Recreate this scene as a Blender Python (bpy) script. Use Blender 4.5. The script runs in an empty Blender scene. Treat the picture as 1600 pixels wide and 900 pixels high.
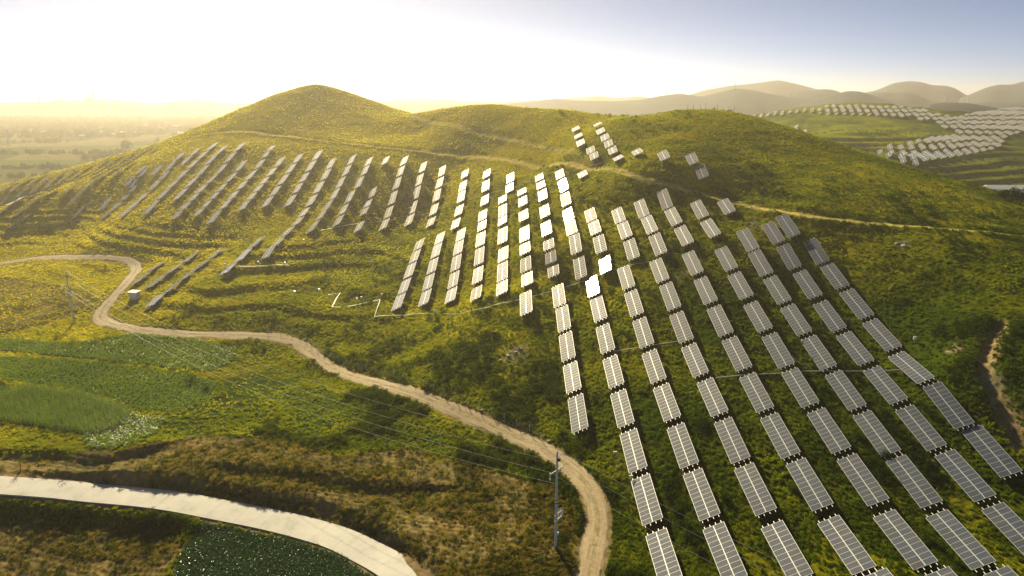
import bpy, bmesh, math, random
import numpy as np
from mathutils import Vector, Matrix
R = math.radians
random.seed(7)
rng = np.random.default_rng(7)
sc = bpy.context.scene

# ------------------------------------------------------------------ camera, sky, sun, exposure
CAMZ = 66.0
F = 1100.0                      # focal length in pixels of a 1600 px wide picture
PITCH = R(15.0)
cam = bpy.data.cameras.new('camera')
cam.sensor_width = 36.0
cam.lens = 36.0 * F / 1600.0
cam.clip_start = 0.5
cam.clip_end = 40000
camo = bpy.data.objects.new('camera', cam)
sc.collection.objects.link(camo)
camo.location = (0, 0, CAMZ)
camo.rotation_euler = (R(90) - PITCH, 0, 0)
sc.camera = camo

SUN_AZ, SUN_EL = R(-17.5), R(25)          # azimuth from +Y towards +X
SUN = Vector((math.sin(SUN_AZ) * math.cos(SUN_EL), math.cos(SUN_AZ) * math.cos(SUN_EL), math.sin(SUN_EL)))
world = bpy.data.worlds.new('World')
sc.world = world
world.use_nodes = True
wn = world.node_tree.nodes
wl = world.node_tree.links
wn.clear()
sky = wn.new('ShaderNodeTexSky')
sky.sky_type = 'NISHITA'
sky.sun_disc = False
sky.sun_elevation = SUN_EL
sky.sun_rotation = SUN_AZ
sky.altitude = 100
sky.air_density = 0.26
sky.dust_density = 0.10
sky.ozone_density = 0.4
bg = wn.new('ShaderNodeBackground')
bg.inputs['Strength'].default_value = 0.05
out = wn.new('ShaderNodeOutputWorld')
wl.new(sky.outputs[0], bg.inputs[0])
wl.new(bg.outputs[0], out.inputs[0])

sl = bpy.data.lights.new('sun', 'SUN')
sl.energy = 5.0
sl.angle = R(0.6)
sl.color = (1.0, 0.83, 0.49)
so = bpy.data.objects.new('sun', sl)
sc.collection.objects.link(so)
so.rotation_euler = SUN.to_track_quat('Z', 'Y').to_euler()
so.location = (0, 0, 300)

sc.view_settings.view_transform = 'Standard'
sc.view_settings.look = 'None'
sc.view_settings.gamma = 1
sc.view_settings.use_curve_mapping = False
sc.view_settings.exposure = 1.08
sc.render.engine = 'CYCLES'
sc.cycles.max_bounces = 6
sc.cycles.volume_bounces = 0
sc.cycles.transparent_max_bounces = 8
sc.cycles.use_denoising = True

# ------------------------------------------------------------------ helpers
def link(o, parent=None):
    sc.collection.objects.link(o)
    if parent is not None:
        o.parent = parent
    return o

def tag(o, label=None, cat=None, group=None, kind=None):
    if label: o['label'] = label
    if cat: o['category'] = cat
    if group: o['group'] = group
    if kind: o['kind'] = kind
    return o

def empty(name, loc=(0, 0, 0), mat=None):
    o = bpy.data.objects.new(name, None)
    o.empty_display_size = 0.5
    link(o)
    o.location = loc
    if mat is not None:
        o.matrix_world = mat
    return o

def np_mesh(name, V, Fc, mats=(), smooth=False, midx=None):
    V = np.asarray(V, np.float32); Fc = np.asarray(Fc, np.int32)
    k = Fc.shape[1]
    me = bpy.data.meshes.new(name)
    me.vertices.add(len(V)); me.vertices.foreach_set('co', V.ravel())
    me.loops.add(Fc.size); me.loops.foreach_set('vertex_index', Fc.ravel())
    me.polygons.add(len(Fc))
    me.polygons.foreach_set('loop_start', np.arange(0, Fc.size, k, dtype=np.int32))
    me.polygons.foreach_set('loop_total', np.full(len(Fc), k, np.int32))
    if midx is not None:
        me.polygons.foreach_set('material_index', np.asarray(midx, np.int32))
    me.update(calc_edges=True)
    me.polygons.foreach_set('use_smooth', np.full(len(Fc), smooth))
    for m in mats: me.materials.append(m)
    return me

class MB:
    """collects boxes, bars, tubes, quads; build() links them as one mesh object"""
    def __init__(s):
        s.v = []; s.f = []; s.m = []
    def quadbox(s, P, mi=0):       # 8 corner points: bottom 4 (ccw), top 4
        b = len(s.v); s.v += [tuple(p) for p in P]
        for q in ((3, 2, 1, 0), (4, 5, 6, 7), (0, 1, 5, 4), (1, 2, 6, 5), (2, 3, 7, 6), (3, 0, 4, 7)):
            s.f.append(tuple(b + i for i in q)); s.m.append(mi)
    def box(s, c, d, mi=0, M=None):
        x, y, z = c; a, b_, c_ = d[0] / 2, d[1] / 2, d[2] / 2
        P = [Vector((x + i * a, y + j * b_, z + k * c_)) for k in (-1, 1) for i, j in ((-1, -1), (1, -1), (1, 1), (-1, 1))]
        if M is not None: P = [M @ p for p in P]
        s.quadbox(P, mi)
    def bar(s, a, b, w, h=None, mi=0):
        a = Vector(a); b = Vector(b); h = h or w
        d = (b - a).normalized()
        up = Vector((0, 0, 1)) if abs(d.z) < 0.95 else Vector((1, 0, 0))
        x = d.cross(up).normalized() * w / 2; y = x.cross(d).normalized() * h / 2
        s.quadbox([a - x - y, a + x - y, a + x + y, a - x + y, b - x - y, b + x - y, b + x + y, b - x + y][:4] +
                  [b - x - y, b + x - y, b + x + y, b - x + y], mi)
    def tube(s, pts, r, n=8, mi=0, r2=None, cap=True):
        pts = [Vector(p) for p in pts]; L = len(pts); base = len(s.v)
        for i, p in enumerate(pts):
            d = (pts[min(i + 1, L - 1)] - pts[max(i - 1, 0)]).normalized()
            up = Vector((0, 0, 1)) if abs(d.z) < 0.95 else Vector((1, 0, 0))
            x = d.cross(up).normalized(); y = x.cross(d).normalized()
            rr = r if r2 is None else r + (r2 - r) * i / max(L - 1, 1)
            for k in range(n):
                a = 2 * math.pi * k / n
                s.v.append(tuple(p + x * math.cos(a) * rr + y * math.sin(a) * rr))
        for i in range(L - 1):
            for k in range(n):
                k2 = (k + 1) % n
                s.f.append((base + i * n + k, base + i * n + k2, base + (i + 1) * n + k2, base + (i + 1) * n + k)); s.m.append(mi)
        if cap:
            s.f.append(tuple(base + k for k in reversed(range(n)))); s.m.append(mi)
            s.f.append(tuple(base + (L - 1) * n + k for k in range(n))); s.m.append(mi)
    def mesh(s, name, mats):
        me = bpy.data.meshes.new(name)
        me.from_pydata(s.v, [], s.f)
        for m in (mats if isinstance(mats, (list, tuple)) else [mats]): me.materials.append(m)
        me.polygons.foreach_set('material_index', s.m)
        me.update()
        return me
    def build(s, name, mats, parent=None):
        return link(bpy.data.objects.new(name, s.mesh(name, mats)), parent)

# value noise, vectorised
def _hash(ix, iy, seed):
    n = (ix.astype(np.int64) * 374761393 + iy.astype(np.int64) * 668265263 + seed * 974711) & 0x7fffffff
    n = ((n ^ (n >> 13)) * 1274126177) & 0x7fffffff
    return ((n ^ (n >> 16)) & 0xffff) / 65535.0
def vnoise(x, y, s, seed=0):
    x = x / s; y = y / s
    ix = np.floor(x); iy = np.floor(y); fx = x - ix; fy = y - iy
    fx = fx * fx * (3 - 2 * fx); fy = fy * fy * (3 - 2 * fy)
    a = _hash(ix, iy, seed); b = _hash(ix + 1, iy, seed); c = _hash(ix, iy + 1, seed); d = _hash(ix + 1, iy + 1, seed)
    return (a + (b - a) * fx + (c - a) * fy + (a - b - c + d) * fx * fy) * 2 - 1
def fbm(x, y, s, o=4, seed=0, g=0.5):
    r = 0; a = 1; t = 0
    for k in range(o):
        ca, sa = math.cos(k * 1.1), math.sin(k * 1.1)
        r = r + a * vnoise(x * ca - y * sa + k * 17.3, x * sa + y * ca - k * 9.1, s, seed + k); t += a; a *= g; s *= 0.5
    return r / t
def sstep(a, b, x):
    t = np.clip((x - a) / (b - a), 0, 1); return t * t * (3 - 2 * t)

# ------------------------------------------------------------------ survey of the place
def ray(u, v):
    w = 450.0 - v
    return (u - 800.0, F * math.cos(PITCH) + w * math.sin(PITCH), -F * math.sin(PITCH) + w * math.cos(PITCH))
# each row: list of tables (u_top,v_top,u_bot,v_bot)
ROWS=[
# bottom-right block, rows counted from the left
('A',[(870.8,445.3,875,474.5),(877.5,478.5,882,513),(883,519,888.5,559),(890,566,897,609),(899,617,906,671)]),
('A',[(922.5,432,928.8,459.5),(930.8,465,938.5,498),(941,507,949.5,548),(952.5,556,963,602),(965,611,978,662),(981,671,996.5,734),(999.8,744,1019,813),(1024,829,1050,912)]),
('A',[(972.5,416.8,983,446.8),(984,455,995.8,490),(997.8,498,1010.8,538),(1013.5,547.5,1028.5,592.8),(1032,600.5,1050,652),(1055,663.8,1076,724.5),(1081,734.8,1108,806),(1113.8,818.5,1148,904.5)]),
('A',[(1023,405,1036,436),(1040,443,1052.5,479.8),(1056,487.8,1071.5,530),(1074.5,537.5,1094.8,583),(1100,593,1123.8,644.5),(1129,655.5,1155.5,716),(1160.5,726.8,1195.8,797.5),(1204.8,815,1250,903)]),
('A',[(1073.8,393.5,1089,426),(1093,434,1110,469.8),(1114,478.8,1133.8,520),(1138,527,1161.8,574.5),(1166.5,584,1194.6,636.5),(1199.6,647.8,1234.5,708.8),(1242,719.8,1283,789),(1293,808,1347.8,891),(1367,896.5,1436,986)]),
('A',[(1125,386,1142.5,419),(1145,427,1166.5,462.8),(1170.8,471.5,1195,513),(1201,521,1227,570.6),(1232.8,576.5,1264,629.5),(1273,638.5,1313,700.5),(1320,712.8,1371,782),(1380,797,1442.8,885),(1468,895,1540,985)]),
('A',[(1159,358.8,1175.5,389),(1177,392.5,1197,425),(1201,433,1225,469),(1228.5,477,1256,519),(1261,525.5,1293.5,572),(1301,581,1337.5,632.5),(1345,643.5,1389.8,704.5),(1398,713.8,1452,785),(1460.8,797.8,1534.5,884),(1562,897,1640,980)]),
('A',[(1197,348.8,1217,376),(1220,382.8,1242.5,416),(1247.5,423.8,1272.8,462),(1280,471,1309.5,512),(1316.5,520,1351.5,564.5),(1360.5,573,1401.8,625),(1410,636,1462,694.5),(1472.5,705.5,1537,775.5),(1548,789.8,1628,870)]),
('A',[(1219,336,1240,365.5),(1262,374.5,1285.5,406.5),(1288,411.5,1317,447.5),(1321,453.8,1352,492.8),(1358,499.8,1394,542.5),(1399,550,1445,595),(1451.8,603,1505.5,656.8),(1513.8,669,1577.5,734.5)]),
# upper middle block
('B',[(1126,317.5,1141,342)]),
('B',[(1085,317,1098.8,340),(1101.5,346,1116.8,372)]),
('B',[(1032.8,303,1043,322),(1045,325.5,1058,348),(1060.8,353,1075,378.8)]),
('B',[(997,317,1007,332.8),(1009,336.5,1019.8,358),(1021.8,363,1033,388.5)]),
('B',[(962,331,970,346),(971.8,348,979.5,368),(980.8,373,991.5,397.5)]),
('B',[(919.5,329,925.5,344.5),(926,347,932,360.8),(933.8,364,940.5,381.5),(941.8,385.5,950,409.8)]),
('B',[(907.5,276.5,912,291.5)]),
('B',[(872.8,272.5,876,284.5),(878,286.8,881.5,303),(882,307.5,885,333),(885.5,338.8,889,359.5),(889.8,361.8,894,376),(896,378.8,901,395),(903,398,908.8,422.5)]),
('B',[(841.5,271.5,843.8,282),(844,284,846,293),(846.8,294.8,848.8,313),(850,317,851.8,341),(852,345.5,855,367),(855.5,372,858.8,390.5),(858.8,392.8,862,408.8),(862,410.5,867,432.8)]),
('B',[(815,294,815.8,304),(816,307,817.5,320),(817.5,327.5,818.5,344),(818.8,352.8,819.8,375.8),(820,380,820.5,394.5),(821,404,821.8,420),(823,425,824,446.5),(820.5,458,823,486.5)]),
('B',[(798,270,796.8,285),(796.8,287,796,299)]),
('B',[(785.5,306,785,316),(786,322,785,333.5),(785.5,335.5,784.8,352.5),(785,355,785.8,378.5),(786.8,383.8,785.8,408.8),(785.5,410,784.8,436),(785,437.5,783.8,460)]),
('B',[(760.8,263.8,760,278.5),(760,282.5,758,297),(758,303,756.8,321),(754.8,330,753.8,341),(754,343,752.5,360),(752,361.8,750,383.5),(749.5,387.8,748.5,410.8),(747.8,415,745.5,441.8),(745.5,444.5,742.8,470.5)]),
('B',[(727.8,255,725,272),(724.5,276.5,722,293.5),(721.5,294.8,720,310),(719.5,314,715,338),(714,341,710,352)]),
('B',[(721.5,355,718.8,370.5),(717.8,373,715,390.8),(714.5,394,711,418),(710.8,422.5,707,446),(708,449,702,475)]),
('B',[(692,263.8,689.8,279.8),(688.8,284,686,301),(684.5,304,681.5,321.5),(680,327,677,342),(676.8,346.8,670.5,364)]),
('B',[(689.5,363,685,380),(684.5,381,679.5,400),(678.5,402.8,673.8,424.5),(672,427,667.5,449.5),(667.5,451.8,661,478.8)]),
('B',[(662.5,250.5,659.5,265.8),(657,270,654,286),(652.8,290,649,308.5),(648.3,313,642.5,333.5),(642,336,638,353)]),
('B',[(658,374.5,652,389),(652,390,645,408.5),(645,410,636.8,432),(637.8,434,627,457.5),(628.5,458,617.5,482)]),
('B',[(633.5,242.5,630,253),(628,257,624.5,271.8),(622.5,275,619,291),(616.5,297.8,612,313.8),(610,320,604.8,340),(604,343,598,358)]),
('B',[(565,348,558,361)]),
('B',[(605.5,245,600,258.5)]),
('B',[(584.5,296,580,309.5),(577.5,312,573,324),(572,325,567,334)]),
('B',[(578.5,245,574.5,255.5),(573,258.8,568.5,270.5),(565,273,558,288)]),
('B',[(553,297,541,312),(540,315,533.5,334),(533,335,525.5,353)]),
('B',[(552.5,243,547.5,257.5),(546,260,538.5,274.5),(536.5,277.5,529,293.5),(527.5,295.5,519,311),(517.5,313,508,325),(507,326,498,340.5),(497,342.5,482.5,360)]),
('C',[(521,247.5,513.8,261),(514,264,505,281),(503.8,284,493,300),(492,304,482.5,321),(480,325,470,336),(473.5,339,458,352.5),(457,353.5,442,366.5),(441,367.5,427,381.5),(426,382.5,412.5,396)]),
('C',[(500,234,492.5,247.5),(491,250,481.3,265),(481,267.5,470,283.8),(470,285,461,300),(460,302.5,448.8,322.5)]),
('C',[(471,239,461,253.8),(460,255,450,268.8),(449,270,437.5,287.5),(436,289,425,305),(424,306,412.5,321)]),
('C',[(442.5,245,432.5,258.8),(431,260,418.8,273.8),(417.5,275,409,286),(408,287,400,297.5),(399,298.5,388,311),(387,312,376,324)]),
('C',[(427.5,226,420,235),(419,236,412.5,243.8),(412.5,247.5,400,264),(399,265,386,280),(385,281,372,296),(371,297,359,311),(358,312,347,325),(346,326.5,324.5,347)]),
('C',[(381.8,220,368,235.5),(367,236.5,353.8,251)]),
('C',[(383.8,251,370,267),(369,268,353.8,285),(352.5,286,341,299),(340,300,329,312),(328,313,317.5,325),(316,326,306,335.5)]),
('C',[(353.8,226,339,239.5),(338,240.5,324,253)]),
('C',[(353.8,255.5,339,270),(338,271,322.5,285),(321,286,309,299),(308,300,297,312.5),(296,313.5,284,326),(283,327,271,337.5)]),
('C',[(339.5,220.5,325,233.5),(324,234.5,310,247),(309,248,295,260),(293,262,279,276),(278,277,263,292),(262,293,248,308),(247,309,226,334)]),
('C',[(325,258.8,309,275),(308,276,292.5,292.5),(291,294,275,314)]),
('C',[(312,229,299,242),(298,243,285,255)]),
('C',[(287.5,236,274,250),(273,251,259,265)]),
('C',[(264,269,250,282),(249,283,235,295),(230,300,217,312.5),(216,313.5,202.5,325),(201,326,188.8,337)]),
('C',[(216,292.5,203,303.5),(202,304.5,190,314.5),(189,315.5,176,325),(175,326,159,339)]),
('C',[(255,256,235,272.5)]),
('C',[(231,262.5,216,275.5),(215,276.5,200,289)]),
('C',[(229,256,213,269),(212,270,195,282.5)]),
('C',[(175,312,157,325)]),
('C',[(62.5,292.5,37,303),(36,304,11,315)]),
('C',[(47.5,334,29,341.5),(28,342.5,10,349)]),
('C',[(311,390.5,286,407.5),(285,409,258,426.5),(257,427.5,230,445)]),
('C',[(350,389,326,405),(325,406,304,422),(303,423,282.5,439),(281,440,256,456),(255,457,230,472)]),
('C',[(410,369,392,382),(391,383,370,400),(369,401,347.5,419)]),
('C',[(254,404.5,232.5,421),(231,422.5,209,442.5)]),
# lone tables on the upper slope
('D',[(897.8,197,901,205.5),(901.8,207,905,217.5),(905,218,909,227.8)]),
('D',[(920,230,925,239),(925,239.5,930.8,248)]),
('D',[(931,189.8,936,199),(935.8,200.5,940.5,208.5),(942,210.8,947.5,217.8),(948,220,953,228),(953.8,230,960,239),(961.5,241.8,969.8,251.5)]),
('D',[(991,230.5,1000,242.8)]),
('D',[(1031,236.8,1041.5,248)]),
('D',[(1074.8,240.8,1086.5,254),(1089,259,1102,275.8)]),
]
ROWX = {0:12.8,1:21.5,2:29.8,3:38.4,4:47,5:55.6,6:64.3,7:72.7,8:80,9:66,10:57,11:48,12:40,13:33,14:25,15:27,16:18.8,17:10.3,
        21:-10.8,22:-21,23:-18,24:-33.5,25:-26,26:-42,27:-33.5,28:-51,29:-60,30:-60,31:-60.5,32:-67,33:-68.5,34:-76,35:-85,36:-94,37:-103,
        38:-111.5,39:-121,40:-138,41:-130,42:-147,43:-138,44:-155,45:-147,46:-163,47:-171,48:-171,49:-186,50:-178,51:-186,52:-188,53:-195,
        54:-240,55:-225,56:-118,57:-110,58:-93.5,59:-126,60:27,61:31,62:37,63:42,64:51,65:61}
CP = []      # control points X, Y, dz, weight of smoothing
for _i, (_g, _r) in enumerate(ROWS):
    if _i not in ROWX: continue
    for _j, _t in enumerate(_r):
        for _u, _v in ((_t[0], _t[1]), (_t[2], _t[3])):
            X_ = ROWX[_i]
            if _i == 8 and _j == 0: X_ = 75.0
            if _i == 62: X_ = 36.5
            r_ = ray(_u, _v); t_ = X_ / r_[0]
            CP.append((X_, r_[1] * t_, r_[2] * t_ - 1.45, 1.0 if _g == 'A' else (4.0 if _g == 'C' else 9.0)))
for u_, v_, t_ in [
    (1400,840,.0918),(820,472,.168),(822,440,.176),(820,390,.192),(818,350,.212),(816,300,.238),(785,450,.185),(785,400,.205),(785,350,.232),(786,310,.256),(798,275,.275),
    # foreground plain, paths, fields
    (925,890,.0905),(930,760,.1072),(868,855,.0947),(760,890,.0905),(700,650,.134),(800,680,.1255),(600,600,.149),(450,530,.1765),(300,520,.182),
    (170,500,.195),(215,415,.24),(80,402,.262),(0,410,.262),(0,757,.1125),(300,790,.1075),(550,840,.0998),(640,895,.0923),(100,850,.1008),(420,870,.0985),
    (100,560,.1665),(100,640,.1395),(250,700,.1235),(0,700,.1235),(400,700,.1235),(550,720,.1195),(700,780,.109),(0,600,.152),(0,500,.195),(60,450,.225),(260,590,.156),
    (400,640,.139),(0,350,.34),(0,330,.36),
    # left and central slope, crest line of the ridge
    (850,170,.335),(905,174,.325),(960,186,.305),(1010,182,.295),
    (1070,172,.285),(1100,172,.285),(1150,180,.3),(1200,190,.285),(1250,205,.27),(1300,222,.26),(1350,240,.25),(1400,258,.24),(1450,275,.23),
    (1500,290,.22),(1560,310,.21),(1600,322,.205),(560,225,.325),(740,245,.315),(850,262,.275),(940,265,.242),(1080,300,.207),(1250,335,.182),
    (1400,350,.175),(1600,370,.165),(1500,400,.155),(1590,500,.13),(1500,550,.12),(1590,620,.113),(1300,270,.215),(1500,330,.185),(1200,240,.235),
    (650,210,.355),(800,200,.32),(450,190,.36),(400,215,.345),(400,430,.218),(500,480,.19),(700,520,.163),(800,550,.148),(800,620,.135),(560,420,.223),
    (560,520,.177),(640,560,.163),(100,440,.232),(150,370,.27),(60,370,.29),
    # the hills beyond on the right
    (1180,182,.75),(1250,172,.78),(1330,163,.80),(1400,170,.78),(1480,187,.8),(1540,178,.82),(1600,168,.8),(1350,200,.58),(1250,195,.62),(1300,225,.5),
    (1250,215,.52),(1400,215,.52),(1450,245,.46),(1380,240,.45),(1500,265,.43),(1590,285,.42),(1560,300,.40),(1500,215,.55),(1550,195,.62),
    (1590,210,.55),(1590,250,.47),(1440,225,.5)]:
    r_ = ray(u_, v_); CP.append((r_[0] * t_, r_[1] * t_, r_[2] * t_, 0.7))
for u_, v_, t_ in [(350,194,.372),(375,180,.378),(335,201,.37),(317,209,.368),(275,225,.363),(225,244,.36),(175,260,.36),(112,276,.365),(50,292,.37),(0,305,.37),
    (400,169,.385),(427,155,.392),(445,146,.396),(465,141,.4),(474,137,.402),(485,134,.404),(500,134,.404),(511,139,.403),(525,147.5,.40),(550,154,.40),(570,162.5,.40),(592,172,.40),
    (615,176,.398),(640,179.5,.392),(665,175,.383),(690,170,.374),(725,167,.362),(762,165.5,.352),(800,168.5,.345)]:
    r_ = ray(u_, v_); CP.append((r_[0] * t_, r_[1] * t_, r_[2] * t_, 0.08))
for p_ in [(-141,600,-30),(-141,700,-62),(-250,560,-62),(-340,560,-65.5),(-60,600,-45),(-60,700,-62),(40,500,-38),(40,600,-58),(105,430,-30),(60,385,-15),(85,385,-13),(45,345,-9.5),(15,420,-12),(-25,455,-14),(110,520,-55),
           (175,370,-45),(190,430,-56),(230,300,-48),(270,240,-50),(-430,480,-65.5),(-200,640,-65),(424,1050,-50),(285,1000,-56),(640,1050,-50),(544,1060,-55),
           (150,100,-57),(200,60,-60),(300,150,-52),(300,60,-62),(150,60,-64),(-60,60,-66.5),(-150,60,-67),(-250,60,-67),(-400,60,-67),(-400,200,-66),(-300,200,-66),
           (-400,320,-66),(-300,300,-66),(-250,150,-66.5),(-430,640,-66),(-430,900,-66),(-200,900,-66),(0,900,-66),(150,800,-64),(200,620,-60),(260,520,-56),(-430,1100,-66),(0,1100,-66),
           (250,1150,-64),(800,1150,-62),(850,900,-40),(850,600,-50),(850,300,-52),(600,350,-55),(450,380,-57),(350,330,-55),(500,200,-52),(850,60,-60),(500,60,-62),
           (0,60,-66.2),(80,60,-65.5),(40,40,-66)]:
    CP.append((p_[0], p_[1], p_[2], 4.0))
CP = np.array(CP)
def tps_fit(P):
    n = len(P); x = P[:, :2] / 100.0; z = P[:, 2]
    d2 = ((x[:, None] - x[None]) ** 2).sum(-1)
    K = 0.5 * d2 * np.log(d2 + 1e-12)
    K[np.arange(n), np.arange(n)] = 0.0
    K += np.diag(P[:, 3] * 0.02)
    A = np.zeros((n + 3, n + 3)); A[:n, :n] = K
    A[:n, n] = 1; A[:n, n + 1:] = x; A[n, :n] = 1; A[n + 1:, :n] = x.T
    return np.linalg.solve(A, np.r_[z, 0, 0, 0]), x
_w, _x = tps_fit(CP)
GX0, GX1, GY0, GY1, GS = -450.0, 870.0, 30.0, 1170.0, 5.0
gx = np.arange(GX0, GX1 + 1, GS); gy = np.arange(GY0, GY1 + 1, GS)
_gxx, _gyy = np.meshgrid(gx, gy)
_q = np.c_[_gxx.ravel(), _gyy.ravel()] / 100.0
_Z = np.empty(len(_q))
for s_ in range(0, len(_q), 8000):
    b_ = _q[s_:s_ + 8000]; d2 = ((b_[:, None] - _x[None]) ** 2).sum(-1)
    _Z[s_:s_ + 8000] = (0.5 * d2 * np.log(d2 + 1e-12)) @ _w[:-3] + _w[-3] + b_ @ _w[-2:]
GZ = _Z.reshape(_gxx.shape) + CAMZ
PLAIN = CAMZ - 66.0
_e = sstep(0, 70, _gxx - GX0) * sstep(0, 90, GX1 - _gxx) * sstep(0, 90, GY1 - _gyy)
GZ = PLAIN + (GZ - PLAIN) * _e
GZ = np.maximum(GZ, PLAIN - 3.5)

def _cr(t):
    return (-0.5 * t**3 + t**2 - 0.5 * t, 1.5 * t**3 - 2.5 * t**2 + 1, -1.5 * t**3 + 2 * t**2 + 0.5 * t, 0.5 * t**3 - 0.5 * t**2)
def H0(x, y):
    x = np.asarray(x, float); y = np.asarray(y, float)
    fx = np.clip((x - GX0) / GS, 1, len(gx) - 3.001); fy = np.clip((y - GY0) / GS, 0.0, len(gy) - 3.001)
    ix = fx.astype(int); iy = np.maximum(fy.astype(int), 1); tx = fx - ix; ty = np.clip(fy - iy, -1, 1)
    wx = _cr(tx); wy = _cr(ty); r = 0
    for j in range(4):
        row = 0
        for i in range(4): row = row + wx[i] * GZ[iy + j - 1, ix + i - 1]
        r = r + wy[j] * row
    return r

def cast(u, v, hf, lift=0.0, tmax=3.0):
    """points where the sight line through a photo pixel meets the ground raised by lift"""
    u = np.atleast_1d(np.asarray(u, float)); v = np.atleast_1d(np.asarray(v, float)); w = 450 - v
    dx = u - 800; dy = F * math.cos(PITCH) + w * math.sin(PITCH); dz = -F * math.sin(PITCH) + w * math.cos(PITCH)
    t = np.full(u.shape, 0.05); hit = np.zeros(u.shape, bool); lo = t.copy(); hi = t.copy()
    while True:
        tn = t * 1.008 + 0.0002
        below = (CAMZ + dz * tn) < hf(dx * tn, dy * tn) + lift
        new = below & ~hit
        lo[new] = t[new]; hi[new] = tn[new]; hit |= below
        t = np.where(hit, t, tn)
        if hit.all() or t.max() > tmax: break
    hi[~hit] = tmax; lo[~hit] = tmax
    for _ in range(24):
        m = (lo + hi) / 2; b = (CAMZ + dz * m) < hf(dx * m, dy * m) + lift
        hi = np.where(b, m, hi); lo = np.where(b, lo, m)
    return np.c_[dx * hi, dy * hi, CAMZ + dz * hi], hit
# ------------------------------------------------------------------ terrain with its ledges, banks and tracks
def poly_dist(x, y, pts):
    """distance to a polyline and signed side (positive on the left of its direction)"""
    x = np.asarray(x, float); y = np.asarray(y, float); pts = np.asarray(pts)
    lo = pts.min(0) - 70; hi = pts.max(0) + 70
    m0 = (x > lo[0]) & (x < hi[0]) & (y > lo[1]) & (y < hi[1])
    if m0.ndim and not m0.all():
        B = np.full(x.shape, 1e3); S = np.ones(x.shape)
        if m0.any(): B[m0], S[m0] = poly_dist(x[m0], y[m0], pts)
        return B, S
    best = np.full(x.shape, 1e9); side = np.zeros(x.shape)
    for (ax, ay), (bx, by) in zip(pts[:-1], pts[1:]):
        ex, ey = bx - ax, by - ay; L2 = ex * ex + ey * ey + 1e-9
        t = np.clip(((x - ax) * ex + (y - ay) * ey) / L2, 0, 1)
        qx = x - ax - t * ex; qy = y - ay - t * ey; d = np.hypot(qx, qy)
        m = d < best; best = np.where(m, d, best); side = np.where(m, np.sign(ex * qy - ey * qx), side)
    return best, side
def in_poly(x, y, P):
    r = np.zeros(np.shape(x), bool); n = len(P); P = np.asarray(P)
    m0 = (x > P[:, 0].min()) & (x < P[:, 0].max()) & (y > P[:, 1].min()) & (y < P[:, 1].max())
    if not m0.all():
        if m0.any(): r[m0] = in_poly(x[m0], y[m0], P)
        return r
    for i in range(n):
        x1, y1 = P[i]; x2, y2 = P[(i + 1) % n]
        c = ((y1 > y) != (y2 > y)) & (x < (x2 - x1) * (y - y1) / (y2 - y1 + 1e-12) + x1); r ^= c
    return r
def smooth_line(P, n=6):
    P = np.asarray(P, float); out_ = []
    for i in range(len(P) - 1):
        p0 = P[max(i - 1, 0)]; p1 = P[i]; p2 = P[i + 1]; p3 = P[min(i + 2, len(P) - 1)]
        for k in range(n):
            t = k / n
            out_.append(0.5 * ((2 * p1) + (-p0 + p2) * t + (2 * p0 - 5 * p1 + 4 * p2 - p3) * t * t + (-p0 + 3 * p1 - 3 * p2 + p3) * t**3))
    out_.append(P[-1]); return np.array(out_)
def gp(px, lift=0.0, hf=None):
    px = np.array(px, float); P, _ = cast(px[:, 0], px[:, 1], hf or H0, lift); return P
def line(px, n=6): return smooth_line(gp(px)[:, :2], n)

DIRT = line([(918,935),(922,895),(930,850),(934,810),(926,775),(905,745),(870,715),(820,688),(760,662),(700,637),(640,613),(580,596),(535,582),(500,562),(470,540),(440,529),
             (400,525),(340,523),(280,521),(225,516),(185,509),(160,500),(157,490),(172,470),(190,450),(208,430),(213,418),(205,409),(180,404),(120,402),(60,403),(0,412),(-90,425)], 8)
CONC = line([(-120,752),(0,758),(120,766),(230,776),(330,792),(430,812),(510,833),(565,856),(610,882),(650,915),(672,945)], 10)
RIDGE = line([(300,214),(345,207),(400,208),(470,216),(560,226),(650,236),(740,246),(800,252),(860,259),(920,266),(985,274),(1040,286),(1085,301),(1150,317),(1250,336),(1330,346),(1400,352),(1500,360),(1620,373)])
SPUR = line([(590,172),(640,182),(690,194),(740,207),(800,219),(860,233),(910,247),(960,262)])
GULLY = line([(1560,506),(1545,540),(1540,575),(1555,610),(1575,650),(1600,690)])
TERR = line([(1350,332),(1420,322),(1500,305),(1590,300)])
SC1 = line([(380,735),(450,742),(520,752),(590,762),(650,764)])
SC2 = line([(180,745),(280,752),(360,764),(430,777),(500,790),(570,815),(610,838)])
SC3 = line([(0,710),(90,712),(150,722),(215,708)])
LOWB = line([(-120,764),(0,772),(120,781),(230,792),(300,806),(330,817)])
FIELDS = {
 'leaf_up': [(0,530),(120,536),(210,521),(300,530),(370,545),(372,562),(330,580),(290,580),(200,568),(100,558),(0,548)],
 'leaf_mid': [(0,558),(100,562),(200,573),(290,584),(338,597),(330,630),(270,645),(215,640),(180,622),(100,605),(0,594)],
 'corn': [(-60,610),(0,620),(20,612),(48,606),(75,608),(130,618),(180,632),(207,648),(192,668),(150,684),(90,676),(0,660),(-60,655)],
 'leaf_small': [(-60,595),(0,598),(14,602),(16,612),(0,616),(-60,606)],
 'flower': [(128,690),(160,668),(205,652),(257,658),(240,682),(200,702),(150,706)],
 'greens': [(316,812),(400,834),(470,848),(540,875),(600,915),(640,960),(250,960),(276,880)],
}
SOIL = [[(235,700),(330,678),(450,690),(520,712),(640,700),(720,722),(800,745),(866,765),(905,795),(905,900),(900,960),(670,960),(640,890),(560,836),(400,790),(200,762),(0,745),(0,716),(120,712),(190,712)],
        [(-100,795),(0,800),(150,808),(260,828),(292,846),(262,890),(250,960),(-100,960)]]
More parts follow.
